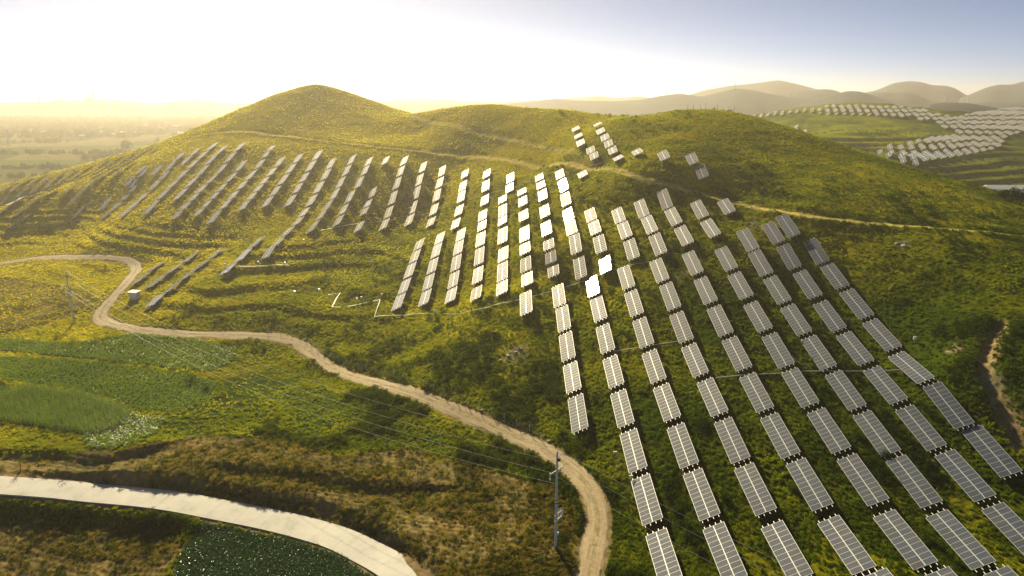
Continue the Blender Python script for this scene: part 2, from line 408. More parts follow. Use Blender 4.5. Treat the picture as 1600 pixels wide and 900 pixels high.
SCRUB = [[(-60,432),(0,432),(70,442),(145,458),(160,478),(100,498),(60,512),(0,524),(-60,530)]]
LUSH = [[(250,650),(330,598),(400,592),(470,596),(600,640),(720,695),(850,745),(700,712),(560,694),(450,680),(330,676),(250,690)]]
FIELDS = {k: gp(p)[:, :2] for k, p in FIELDS.items()}
SOIL = [gp(p)[:, :2] for p in SOIL]; SCRUB = [gp(p)[:, :2] for p in SCRUB]; LUSH = [gp(p)[:, :2] for p in LUSH]

def H1(x, y):
    """height without the fine relief"""
    x = np.asarray(x, float); y = np.asarray(y, float)
    h = H0(x, y)
    near = (y < 760)
    # cultivation ledges along the contours of the lower left slope and of the hills beyond
    a = 0.95 * (0.35 + 0.65 * sstep(-0.35, 0.25, fbm(x, y, 75, 2, 15))) * sstep(-8, -45, x + 0.12 * (y - 200)) * sstep(PLAIN + 1.0, PLAIN + 4.5, h) * sstep(PLAIN + 19, PLAIN + 10, h) * sstep(120, 170, y)
    b = 1.2 * sstep(170, 230, x) * sstep(380, 430, y) * sstep(PLAIN + 5, PLAIN + 12, h)
    c = 0.2 * sstep(-60, -20, x) * sstep(150, 60, x) * sstep(330, 250, y) * sstep(95, 120, y) * sstep(PLAIN + 4, PLAIN + 9, h)
    dp, _ = poly_dist(x, y, DIRT); a = np.maximum(a, c) * sstep(3, 10, dp)
    w1 = (h + 0.9 * fbm(x, y, 34, 3, 5)) / 2.3; f1 = w1 - np.floor(w1)
    h = h + a * (sstep(0.0, 0.32, f1) - f1) * 1.5
    w2 = (h + 1.2 * fbm(x, y, 60, 2, 9)) / 3.4; f2 = w2 - np.floor(w2)
    h = h + b * (sstep(0.0, 0.3, f2) - f2) * 1.8
    for L_, A_, w_, r_, off in ((SC1, 0.6, 0.8, 6, 0), (SC2, 0.7, 0.7, 5, 0), (SC3, 0.6, 0.9, 6, 0)):
        d, s = poly_dist(x, y, L_); h = h + A_ * np.tanh(s * d / w_) * np.exp(-(d / r_) ** 2)
    d, s = poly_dist(x, y, CONC); sd = s * d      # uphill side positive
    h = h + 0.35 * sstep(3.2, 5.0, sd) * np.exp(-np.maximum(sd - 5, 0) / 7)
    d, s = poly_dist(x, y, LOWB); h = h - 2.1 * sstep(0.3, 3.8, -s * d) * np.exp(-np.maximum(-s * d - 26, 0) / 20) * sstep(14, 24, np.hypot((x + 30) * 0.8, y - 92))
    d, s = poly_dist(x, y, RIDGE); m = s * d
    h = h - 0.24 * m * np.exp(-(np.abs(m) / 3.4) ** 4) * (d < 60)
    d, s = poly_dist(x, y, SPUR); m = s * d
    h = h - 0.20 * m * np.exp(-(np.abs(m) / 2.8) ** 4) * (d < 50)
    d, s = poly_dist(x, y, GULLY); h = h - 1.4 * np.exp(-(d / 1.6) ** 2)
    for k, (z_, ) in {'corn': (0.15,), 'leaf_mid': (-0.35,), 'greens': (-0.3,)}.items():
        pass
    return h

def relief(x, y):
    """fine relief, quieter on the tracks and in the fields"""
    d, _ = poly_dist(x, y, DIRT); q = sstep(2.4, 4.5, d)
    d, _ = poly_dist(x, y, CONC); q = q * sstep(3.4, 4.6, d)
    f = np.zeros(np.shape(x), bool)
    for k, P in FIELDS.items(): f |= in_poly(x, y, P)
    q = q * np.where(f, 0.35, 1.0)
    n = 0.42 * fbm(x, y, 9.0, 3, 21) + 0.30 * np.abs(fbm(x, y, 3.2, 3, 33)) + 0.13 * fbm(x, y, 1.0, 2, 41)
    s = np.zeros(np.shape(x), bool)
    for P in SOIL: s |= in_poly(x, y, P)
    row = (0.05 + 0.04 * vnoise(x, y, 14, 88)) * np.sin((y * 0.96 + x * 0.28 + 0.5 * fbm(x, y, 12, 2, 3)) * 2 * math.pi / 1.3)
    n = n + np.where(s, row, 0.0)
    q = q * sstep(1700, 700, np.hypot(x, y))
    return n * q
def H(x, y): return H1(x, y) + relief(x, y)
# a fast copy for placing many things
_fx = np.arange(-440, 860, 2.0); _fy = np.arange(40, 1160, 2.0)
_X, _Y = np.meshgrid(_fx, _fy); _H1 = H1(_X, _Y)
def Hq(x, y):
    x = np.clip((np.asarray(x, float) + 440) / 2, 0, len(_fx) - 1.001); y = np.clip((np.asarray(y, float) - 40) / 2, 0, len(_fy) - 1.001)
    i = x.astype(int); j = y.astype(int); a = x - i; b = y - j
    return (_H1[j, i] * (1 - a) + _H1[j, i + 1] * a) * (1 - b) + (_H1[j + 1, i] * (1 - a) + _H1[j + 1, i + 1] * a) * b

# ------------------------------------------------------------------ materials
def mat(name):
    m = bpy.data.materials.new(name); m.use_nodes = True
    n = m.node_tree.nodes; l = m.node_tree.links
    return m, n, l, n['Principled BSDF']
def noise(n, l, scale, detail=3, rough=0.55, vec=None, dim='3D'):
    t = n.new('ShaderNodeTexNoise'); t.inputs['Scale'].default_value = scale
    t.inputs['Detail'].default_value = detail; t.inputs['Roughness'].default_value = rough
    if vec is not None: l.new(vec, t.inputs['Vector'])
    return t
def ramp(n, l, fac, stops):
    r = n.new('ShaderNodeValToRGB'); e = r.color_ramp.elements
    while len(e) < len(stops): e.new(0.5)
    for k, (p, c) in enumerate(stops):
        e[k].position = p; e[k].color = (*c, 1) if len(c) == 3 else c
    l.new(fac, r.inputs[0]); return r
def mixc(n, l, a, b, fac, mode='MIX'):
    m = n.new('ShaderNodeMix'); m.data_type = 'RGBA'; m.blend_type = mode
    for s_, v in ((m.inputs[0], fac), (m.inputs[6], a), (m.inputs[7], b)):
        if hasattr(v, 'is_linked') or isinstance(v, bpy.types.NodeSocket): l.new(v, s_)
        elif isinstance(v, (int, float)): s_.default_value = v
        else: s_.default_value = (*v, 1)
    return m.outputs[2]
def simple(name, col, rough=0.6, metal=0.0, var=0.12, scale=3.0):
    m, n, l, b = mat(name)
    tc = n.new('ShaderNodeTexCoord'); t = noise(n, l, scale, 3, 0.6, tc.outputs['Object'])
    lo = tuple(max(0, c * (1 - var)) for c in col); hi = tuple(min(1, c * (1 + var)) for c in col)
    r = ramp(n, l, t.outputs[0], [(0.3, lo), (0.7, hi)])
    l.new(r.outputs[0], b.inputs['Base Color']); b.inputs['Roughness'].default_value = rough; b.inputs['Metallic'].default_value = metal
    return m
def foliage(name, c1, c2, c3, trans=0.5, light_grad=1.0, gloss=0.0):
    """leaf material: colour varies from plant to plant, leaves let light through"""
    m = bpy.data.materials.new(name); m.use_nodes = True; n = m.node_tree.nodes; l = m.node_tree.links; n.clear()
    oi = n.new('ShaderNodeObjectInfo'); geo = n.new('ShaderNodeNewGeometry')
    t = noise(n, l, 0.05, 4, 0.65, geo.outputs['Position'])
    ad = n.new('ShaderNodeMath'); ad.operation = 'MULTIPLY_ADD'; l.new(t.outputs[0], ad.inputs[0]); ad.inputs[1].default_value = 1.1
    mu = n.new('ShaderNodeMath'); mu.operation = 'MULTIPLY'; mu.inputs[1].default_value = 0.16; l.new(oi.outputs['Random'], mu.inputs[0]); l.new(mu.outputs[0], ad.inputs[2])
    # golden glow painted in leftwards and uphill, shade tone painted in to the right
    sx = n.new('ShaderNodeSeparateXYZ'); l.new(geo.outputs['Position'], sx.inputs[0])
    mr = n.new('ShaderNodeMapRange'); mr.inputs['From Min'].default_value = 130; mr.inputs['From Max'].default_value = -450; mr.inputs['To Min'].default_value = -0.20 * light_grad; mr.inputs['To Max'].default_value = 0.62 * light_grad
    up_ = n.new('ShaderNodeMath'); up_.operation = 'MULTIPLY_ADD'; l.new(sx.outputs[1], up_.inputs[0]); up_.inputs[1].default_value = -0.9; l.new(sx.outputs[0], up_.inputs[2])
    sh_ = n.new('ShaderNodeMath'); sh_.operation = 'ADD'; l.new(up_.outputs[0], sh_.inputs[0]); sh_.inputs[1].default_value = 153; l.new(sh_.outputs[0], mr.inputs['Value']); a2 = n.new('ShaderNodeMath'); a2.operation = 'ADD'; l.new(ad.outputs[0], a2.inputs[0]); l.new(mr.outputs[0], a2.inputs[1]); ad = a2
    r = ramp(n, l, ad.outputs[0], [(0.45, c1), (0.72, c2), (1.0, c3)])
    d = n.new('ShaderNodeBsdfDiffuse'); tr = n.new('ShaderNodeBsdfTranslucent'); g = n.new('ShaderNodeBsdfGlossy')
    g.inputs['Roughness'].default_value = 0.3; g.inputs['Color'].default_value = (1, 1, 1, 1)
    l.new(r.outputs[0], d.inputs[0]); l.new(r.outputs[0], tr.inputs[0])
    m1 = n.new('ShaderNodeMixShader'); m1.inputs[0].default_value = trans; l.new(d.outputs[0], m1.inputs[1]); l.new(tr.outputs[0], m1.inputs[2])
    m2 = n.new('ShaderNodeMixShader'); m2.inputs[0].default_value = gloss; l.new(m1.outputs[0], m2.inputs[1]); l.new(g.outputs[0], m2.inputs[2])
    o = n.new('ShaderNodeOutputMaterial'); l.new(m2.outputs[0], o.inputs[0])
    return m

# ground: colour classes are vertex attributes, broken up by procedural noise
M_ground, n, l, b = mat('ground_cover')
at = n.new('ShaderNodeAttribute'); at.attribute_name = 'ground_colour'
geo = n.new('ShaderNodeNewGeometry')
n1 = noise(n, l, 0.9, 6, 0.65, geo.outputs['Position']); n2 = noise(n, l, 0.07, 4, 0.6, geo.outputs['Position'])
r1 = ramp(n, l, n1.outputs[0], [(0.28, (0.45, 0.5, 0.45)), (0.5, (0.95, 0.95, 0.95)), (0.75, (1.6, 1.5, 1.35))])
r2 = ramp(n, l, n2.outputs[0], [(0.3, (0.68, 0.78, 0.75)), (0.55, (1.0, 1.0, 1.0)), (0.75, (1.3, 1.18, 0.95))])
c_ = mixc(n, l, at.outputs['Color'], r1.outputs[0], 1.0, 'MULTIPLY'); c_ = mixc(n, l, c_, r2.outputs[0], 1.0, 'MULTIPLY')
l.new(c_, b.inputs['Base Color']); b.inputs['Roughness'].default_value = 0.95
b.inputs['Specular IOR Level'].default_value = 0.0
bp = n.new('ShaderNodeBump'); bp.inputs['Strength'].default_value = 0.7; bp.inputs['Distance'].default_value = 0.35
l.new(n1.outputs[0], bp.inputs['Height']); l.new(bp.outputs[0], b.inputs['Normal'])

# ------------------------------------------------------------------ the ground, one sheet to the horizon
def radii():
    r = [44.0]
    while r[-1] < 16000:
        k = 0.0030 if r[-1] < 420 else (0.0042 if r[-1] < 700 else 0.011)
        if r[-1] > 2500: k = 0.03
        r.append(r[-1] * (1 + k))
    return np.array(r)
rr = radii(); na = 1150
az = np.radians(np.linspace(-58, 58, na)); az = az * (0.78 + 0.22 * (az / az.max()) ** 2)
RR, AZ = np.meshgrid(rr, az, indexing='ij')
VX = RR * np.sin(AZ); VY = RR * np.cos(AZ)
VZ = np.where(RR < 1400, 0, 0).astype(float)
inn = (VX > GX0 + 5) & (VX < GX1 - 5) & (VY > GY0 - 20) & (VY < GY1 - 5)
VZ[:] = PLAIN
VZ[inn] = H1(VX[inn], VY[inn])
nearm = RR < 1700; VZ[nearm] += relief(VX[nearm], VY[nearm])
VZ -= np.maximum(RR - 4000, 0) * 0.0
x, y = VX.ravel(), VY.ravel()
G = 1.0
base = np.empty((x.size, 3))
big = fbm(x, y, 70, 3, 51); med = fbm(x, y, 16, 3, 52)
dry = np.clip(0.48 + 0.6 * big + 0.4 * med - (x - 0.9 * (np.minimum(y, 600) - 170)) / 480, 0, 1)[:, None]  # noise gives dry patches; the position term paints glow and shade into the colour
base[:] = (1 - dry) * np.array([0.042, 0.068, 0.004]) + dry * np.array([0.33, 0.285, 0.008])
def paint(mask, col, s=9, seed=60, amt=0.35):
    k = 1 + amt * fbm(x[mask], y[mask], s, 3, seed)
    base[mask] = np.array(col)[None] * k[:, None]
far = (y > 560) & (x < 420)
patch = np.floor((x + 0.35 * y) / 95 + 0.2 * vnoise(x, y, 140, 3)) * 7 + np.floor((y - 0.2 * x) / 130 + 0.2 * vnoise(x, y, 150, 4)) * 13
hh = ((np.sin(patch * 12.9898) * 43758.5453) % 1.0)
fc = np.array([[0.06, 0.10, 0.03], [0.09, 0.13, 0.04], [0.16, 0.15, 0.06], [0.05, 0.075, 0.025], [0.12, 0.13, 0.045], [0.2, 0.17, 0.09]])
pl = ((VZ.ravel() < PLAIN + 2.5) & (y > 420)) | (np.hypot(x, y) > 1150)
base[pl] = fc[(hh[pl] * 6).astype(int)]
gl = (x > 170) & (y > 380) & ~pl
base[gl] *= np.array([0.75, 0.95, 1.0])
for P in SCRUB: paint(in_poly(x, y, P), (0.17, 0.145, 0.045), 6, 61, 0.7)
for P in LUSH: paint(in_poly(x, y, P), (0.055, 0.085, 0.016), 6, 62, 0.5)
for P in SOIL: paint(in_poly(x + 2 * vnoise(x, y, 5, 6), y + 2 * vnoise(x, y, 5, 7), P), (0.17, 0.135, 0.058), 5, 63, 0.6)
for k, c in {'leaf_up': (0.05, 0.08, 0.02), 'leaf_mid': (0.05, 0.075, 0.018), 'corn': (0.04, 0.07, 0.015), 'leaf_small': (0.04, 0.07, 0.015), 'flower': (0.07, 0.09, 0.02), 'greens': (0.02, 0.045, 0.012)}.items():
    paint(in_poly(x, y, FIELDS[k]), c, 4, 64, 0.3)
jit = 0.5 * fbm(x, y, 2.2, 2, 77)
def strip(L_, w, col, soft=0.6, amt=0.25):
    d, s = poly_dist(x, y, L_); k = sstep(w + soft, w - soft * 0.3, d + jit * soft * 1.6)[:, None]
    c = np.array(col)[None] * (1 + amt * fbm(x, y, 1.5, 2, 78))[:, None]
    base[:] = base * (1 - k) + c * k
strip(RIDGE, 1.5, (0.42, 0.35, 0.12), 0.9)
strip(SPUR, 1.3, (0.38, 0.32, 0.10), 0.9)
strip(GULLY, 1.5, (0.24, 0.18, 0.095), 1.0)
strip(DIRT, 2.5, (0.24, 0.19, 0.10), 0.7)
strip(CONC, 3.6, (0.23, 0.17, 0.09), 0.7)
for u_, v_, r_ in ((800,560,6), (812,550,4), (832,660,5), (1408,384,4), (1180,350,5), (1060,430,4), (1245,560,4), (1500,545,3), (975,735,4), (1540,590,4), (1225,860,4), (1450,730,4)):
    p = gp([(u_, v_)])[0]; d = np.hypot(x - p[0], (y - p[1]) * 0.7) + 2.5 * fbm(x, y, 3, 3, 91)
    k = sstep(r_ * 0.6, r_ * 0.25, d)[:, None]; base[:] = base * (1 - k) + np.array([0.26, 0.22, 0.13]) * k
V = np.c_[x, y, VZ.ravel()]
nr = len(rr); ii = np.arange(nr * na).reshape(nr, na)
Q = np.c_[ii[:-1, :-1].ravel(), ii[:-1, 1:].ravel(), ii[1:, 1:].ravel(), ii[1:, :-1].ravel()]
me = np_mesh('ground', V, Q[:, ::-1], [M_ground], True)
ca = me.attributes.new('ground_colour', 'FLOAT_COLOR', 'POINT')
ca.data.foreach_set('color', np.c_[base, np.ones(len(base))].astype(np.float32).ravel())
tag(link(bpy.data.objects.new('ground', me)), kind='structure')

# tracks laid over the ground
def ribbon(name, L_, half, material, lift, across=8, jag=0.25, step=0.8, thick=None, crown=0.03):
    seg = np.r_[0, np.cumsum(np.hypot(*np.diff(L_, axis=0).T))]; s_ = np.arange(0, seg[-1], step)
    px = np.interp(s_, seg, L_[:, 0]); py = np.interp(s_, seg, L_[:, 1])
    tx = np.gradient(px); ty = np.gradient(py); tl = np.hypot(tx, ty); nx, ny = -ty / tl, tx / tl
    cols = []; hz = H1(px, py)
    k = np.ones(7) / 7; hz = np.convolve(np.pad(hz, 3, mode='edge'), k, 'valid')
    for c in range(across + 1):
        f = c / across * 2 - 1
        j = jag * vnoise(s_, s_ * 0 + c * 50, 1.7, 5) + jag * vnoise(s_, s_ * 0 + c * 90, 5.5, 6) if c in (0, across) else 0
        X_ = px + nx * (half * f + j * np.sign(f)); Y_ = py + ny * (half * f + j * np.sign(f))
        hh_ = H1(X_, Y_) if jag > 0 else hz
        z = hh_ + lift + crown * (1 - f * f) - (0.05 if jag > 0 and c in (0, across) else 0)
        cols.append(np.c_[X_, Y_, z])
    A = np.stack(cols, 1); n_, m_ = A.shape[:2]; V_ = A.reshape(-1, 3); idx = np.arange(n_ * m_).reshape(n_, m_)
    Fq = np.c_[idx[:-1, :-1].ravel(), idx[1:, :-1].ravel(), idx[1:, 1:].ravel(), idx[:-1, 1:].ravel()][:, ::-1]
    if thick:
        nb = len(V_)
        V_ = np.r_[V_, A[:, 0] - [0, 0, thick], A[:, -1] - [0, 0, thick]]
        a0 = idx[:, 0]; b0 = nb + np.arange(n_); a1 = idx[:, -1]; b1 = nb + n_ + np.arange(n_)
        Fq = np.r_[Fq, np.c_[a0[:-1], b0[:-1], b0[1:], a0[1:]], np.c_[a1[1:], b1[1:], b1[:-1], a1[:-1]]]
    me = np_mesh(name, V_, Fq, [material], thick is None)
    uv = me.attributes.new('along', 'FLOAT_VECTOR', 'POINT')
    al = np.zeros((len(V_), 3), np.float32); al[:n_ * m_, 0] = np.repeat(s_, m_); al[:n_ * m_, 1] = np.tile(np.linspace(-half, half, m_), n_)
    uv.data.foreach_set('vector', al.ravel())
    return tag(link(bpy.data.objects.new(name, me)), kind='structure')

M_dirt, n, l, b = mat('pale_dirt')
a_ = n.new('ShaderNodeAttribute'); a_.attribute_name = 'along'
mp = n.new('ShaderNodeMapping'); mp.inputs['Scale'].default_value = (0.12, 2.2, 1); l.new(a_.outputs['Vector'], mp.inputs[0])
t1 = noise(n, l, 1.0, 5, 0.7, mp.outputs[0]); g_ = n.new('ShaderNodeNewGeometry'); t2 = noise(n, l, 1.6, 5, 0.7, g_.outputs['Position'])
q1 = ramp(n, l, t1.outputs[0], [(0.36, (0.24, 0.19, 0.11)), (0.45, (0.36, 0.285, 0.17)), (0.6, (0.46, 0.37, 0.23))]); q2 = ramp(n, l, t2.outputs[0], [(0.3, (0.75, 0.73, 0.7)), (0.65, (1.1, 1.1, 1.1))])
sy = n.new('ShaderNodeSeparateXYZ'); l.new(a_.outputs['Vector'], sy.inputs[0])
ab = n.new('ShaderNodeMath'); ab.operation = 'ABSOLUTE'; l.new(sy.outputs[1], ab.inputs[0]); hv = n.new('ShaderNodeMath'); hv.operation = 'MULTIPLY'; hv.inputs[1].default_value = 0.5; l.new(ab.outputs[0], hv.inputs[0])
ce = ramp(n, l, hv.outputs[0], [(0.11, (1, 1, 1)), (0.28, (0, 0, 0)), (0.66, (0.0, 0.0, 0.0)), (0.92, (0.7, 0.7, 0.7))])
t3 = noise(n, l, 0.5, 4, 0.7, g_.outputs['Position']); gr = ramp(n, l, t3.outputs[0], [(0.42, (0, 0, 0)), (0.6, (0.75, 0.75, 0.75))])
fa = mixc(n, l, ce.outputs[0], gr.outputs[0], 1.0, 'MULTIPLY')
tone = mixc(n, l, q1.outputs[0], q2.outputs[0], 1.0, 'MULTIPLY')
l.new(mixc(n, l, tone, (0.15, 0.13, 0.045), fa), b.inputs['Base Color']); b.inputs['Roughness'].default_value = 0.95
bp = n.new('ShaderNodeBump'); bp.inputs['Distance'].default_value = 0.06; l.new(t2.outputs[0], bp.inputs['Height']); l.new(bp.outputs[0], b.inputs['Normal'])
ribbon('dirt_path', DIRT, 1.9, M_dirt, 0.05, 8, 0.35)

M_conc, n, l, b = mat('pale_concrete')
a_ = n.new('ShaderNodeAttribute'); a_.attribute_name = 'along'
sp = n.new('ShaderNodeSeparateXYZ'); l.new(a_.outputs['Vector'], sp.inputs[0])
md = n.new('ShaderNodeMath'); md.operation = 'MODULO'; md.inputs[1].default_value = 5.0; l.new(sp.outputs[0], md.inputs[0])
lt = n.new('ShaderNodeMath'); lt.operation = 'LESS_THAN'; lt.inputs[1].default_value = 0.07; l.new(md.outputs[0], lt.inputs[0])
g_ = n.new('ShaderNodeNewGeometry'); t2 = noise(n, l, 0.35, 5, 0.65, g_.outputs['Position'])
q = ramp(n, l, t2.outputs[0], [(0.28, (0.33, 0.33, 0.31)), (0.45, (0.43, 0.43, 0.42)), (0.7, (0.50, 0.50, 0.48))])
cc = mixc(n, l, q.outputs[0], (0.28, 0.265, 0.24), lt.outputs[0])
l.new(cc, b.inputs['Base Color']); b.inputs['Roughness'].default_value = 0.8
ribbon('concrete_road', CONC, 2.75, M_conc, 0.10, 6, 0.0, 0.8, 0.5, 0.04)
# ------------------------------------------------------------------ mountains and hills far away
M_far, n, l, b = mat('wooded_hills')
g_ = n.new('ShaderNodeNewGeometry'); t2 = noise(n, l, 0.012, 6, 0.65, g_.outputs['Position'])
q = ramp(n, l, t2.outputs[0], [(0.3, (0.022, 0.045, 0.055)), (0.55, (0.035, 0.065, 0.08)), (0.75, (0.06, 0.10, 0.115))])  # woodland greens with the blue of distant haze painted in
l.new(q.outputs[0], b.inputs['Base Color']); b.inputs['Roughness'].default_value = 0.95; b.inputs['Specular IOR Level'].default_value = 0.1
def mountain(name, sil, dist, deep, seed, rough=0.10):
    """a range whose skyline passes over the given directions (photo pixels) at a real distance"""
    sil = np.array(sil, float); u = np.arange(sil[0, 0], sil[-1, 0] + 0.1, max(0.9, 1.6 - seed * 0))
    v = np.interp(u, sil[:, 0], sil[:, 1]); k = np.ones(9) / 9; v = np.convolve(np.pad(v, 4, mode='edge'), k, 'valid')
    w = 450 - v; fy = F * math.cos(PITCH) + w * math.sin(PITCH); fz = -F * math.sin(PITCH) + w * math.cos(PITCH)
    top = CAMZ + fz / fy * dist - (PLAIN - 6)
    s_ = np.linspace(-1, 1, 41); U, S = np.meshgrid(np.arange(len(u)), s_)
    X_ = (u[U] - 800) / fy[U] * dist * (1 + S * deep / dist); Y_ = dist + S * deep
    prof = np.maximum(0, 1 - np.abs(S) ** 1.35)
    T = top[U] * np.ones_like(S)
    nz = fbm(X_, Y_, deep * 0.55, 5, seed)
    Z_ = PLAIN - 6 + T * np.clip(prof * (1 + rough * 2.2 * nz * (1 - prof)), 0, 1.0) * (1 - 0.0 * S)
    ends = np.minimum(1, np.minimum(U, len(u) - 1 - U) / 14.0); Z_ = PLAIN - 6 + (Z_ - PLAIN + 6) * sstep(0, 1, ends)
    Vv = np.c_[X_.ravel(), Y_.ravel(), Z_.ravel()]; r_, c_ = X_.shape; ix = np.arange(r_ * c_).reshape(r_, c_)
    Qf = np.c_[ix[:-1, :-1].ravel(), ix[:-1, 1:].ravel(), ix[1:, 1:].ravel(), ix[1:, :-1].ravel()]
    return tag(link(bpy.data.objects.new(name, np_mesh(name, Vv, Qf, [M_far], True))), kind='structure')
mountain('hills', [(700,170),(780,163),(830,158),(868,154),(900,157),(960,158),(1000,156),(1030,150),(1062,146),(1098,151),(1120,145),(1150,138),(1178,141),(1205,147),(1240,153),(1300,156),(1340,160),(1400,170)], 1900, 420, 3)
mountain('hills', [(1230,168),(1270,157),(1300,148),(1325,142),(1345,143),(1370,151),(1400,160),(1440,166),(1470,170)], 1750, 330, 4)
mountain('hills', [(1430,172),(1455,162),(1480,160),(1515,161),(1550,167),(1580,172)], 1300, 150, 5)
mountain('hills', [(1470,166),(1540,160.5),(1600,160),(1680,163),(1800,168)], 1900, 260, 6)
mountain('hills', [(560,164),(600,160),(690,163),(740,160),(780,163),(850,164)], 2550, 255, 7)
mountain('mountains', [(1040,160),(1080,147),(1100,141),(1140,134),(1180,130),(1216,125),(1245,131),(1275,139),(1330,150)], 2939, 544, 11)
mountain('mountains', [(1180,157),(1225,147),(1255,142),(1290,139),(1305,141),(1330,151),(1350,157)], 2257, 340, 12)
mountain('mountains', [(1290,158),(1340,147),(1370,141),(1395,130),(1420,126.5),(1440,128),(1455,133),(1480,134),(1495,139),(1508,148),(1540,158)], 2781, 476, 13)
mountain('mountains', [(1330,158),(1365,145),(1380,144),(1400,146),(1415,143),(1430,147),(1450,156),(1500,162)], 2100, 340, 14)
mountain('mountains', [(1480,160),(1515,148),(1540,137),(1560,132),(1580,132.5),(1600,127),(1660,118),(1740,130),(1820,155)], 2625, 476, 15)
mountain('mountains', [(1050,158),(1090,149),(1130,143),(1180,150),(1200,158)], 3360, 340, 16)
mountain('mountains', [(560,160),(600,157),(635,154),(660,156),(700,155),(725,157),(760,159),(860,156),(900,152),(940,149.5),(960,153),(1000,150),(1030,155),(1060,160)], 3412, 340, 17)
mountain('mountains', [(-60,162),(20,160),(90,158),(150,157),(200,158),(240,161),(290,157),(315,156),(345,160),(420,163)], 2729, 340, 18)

# ------------------------------------------------------------------ haze
M_haze = bpy.data.materials.new('haze'); M_haze.use_nodes = True; n = M_haze.node_tree.nodes; l = M_haze.node_tree.links; n.clear()
pv = n.new('ShaderNodeVolumePrincipled'); o = n.new('ShaderNodeOutputMaterial'); l.new(pv.outputs[0], o.inputs['Volume'])
pv.inputs['Color'].default_value = (0.96, 0.90, 0.82, 1); pv.inputs['Density'].default_value = 0.00019; pv.inputs['Anisotropy'].default_value = 0.58
hz = MB(); hz.box((0, 2900, 80), (14000, 7000, 178))
ho = hz.build('haze', M_haze); tag(ho, kind='stuff')
# ------------------------------------------------------------------ solar tables
M_glass, n, l, b = mat('solar_glass')
tc = n.new('ShaderNodeTexCoord'); sp = n.new('ShaderNodeSeparateXYZ'); l.new(tc.outputs['Object'], sp.inputs[0])
def mth(op, a, bb=None):
    k = n.new('ShaderNodeMath'); k.operation = op
    for i_, v_ in ((0, a), (1, bb)):
        if v_ is None: continue
        if isinstance(v_, (int, float)): k.inputs[i_].default_value = v_
        else: l.new(v_, k.inputs[i_])
    return k.outputs[0]
cy = mth('FRACT', mth('DIVIDE', sp.outputs[1], 0.17)); cx = mth('FRACT', mth('DIVIDE', sp.outputs[0], 0.165))
ln = mth('MAXIMUM', mth('LESS_THAN', cy, 0.09), mth('LESS_THAN', cx, 0.09))
cb = n.new('ShaderNodeCombineXYZ'); l.new(mth('FLOOR', mth('DIVIDE', sp.outputs[1], 1.02)), cb.inputs[0]); l.new(mth('SIGN', sp.outputs[0]), cb.inputs[1])
oi = n.new('ShaderNodeObjectInfo'); l.new(mth('MULTIPLY', oi.outputs['Random'], 37.0), cb.inputs[2])
wn_ = n.new('ShaderNodeTexWhiteNoise'); l.new(cb.outputs[0], wn_.inputs['Vector'])
tint = ramp(n, l, wn_.outputs['Value'], [(0.0, (0.045, 0.055, 0.055)), (0.12, (0.040, 0.056, 0.096)), (0.6, (0.050, 0.066, 0.108)), (1.0, (0.062, 0.074, 0.100))])
dn = noise(n, l, 1.3, 4, 0.6, tc.outputs['Object']); dr = ramp(n, l, dn.outputs[0], [(0.3, (0.88, 0.88, 0.88)), (0.7, (1.12, 1.1, 1.06))])
cc = mixc(n, l, tint.outputs[0], dr.outputs[0], 1.0, 'MULTIPLY')
cc = mixc(n, l, cc, (0.12, 0.125, 0.14), mth('MULTIPLY', ln, 0.55))
l.new(cc, b.inputs['Base Color']); b.inputs['Roughness'].default_value = 0.6
b.inputs['Specular IOR Level'].default_value = 0.08
b.inputs['Coat Weight'].default_value = 0.85; b.inputs['Coat IOR'].default_value = 1.75; b.inputs['Coat Roughness'].default_value = 0.035
M_alu = simple('pale_aluminium', (0.42, 0.47, 0.52), 0.45, 0.0, 0.05)
M_alu2 = simple('bright_aluminium', (0.84, 0.84, 0.82), 0.4, 0.0, 0.04)
M_steel = simple('galvanised_steel', (0.38, 0.40, 0.41), 0.5, 0.5, 0.15)
TILT = R(27.0); PW = 1.02; HW = 1.68
ct, st = math.cos(TILT), math.sin(TILT)
def tp(a, y, dz=0.0, mid=1.5):            # a: distance across the slope of the glass, y along the row
    return (a * ct - dz * st, y, mid + a * st + dz * ct)
def slab(m, a0, a1, y0, y1, z0, z1, mi=0):
    m.quadbox([tp(a0, y0, z0), tp(a1, y0, z0), tp(a1, y1, z0), tp(a0, y1, z0), tp(a0, y0, z1), tp(a1, y0, z1), tp(a1, y1, z1), tp(a0, y1, z1)], mi)
_cache = {}
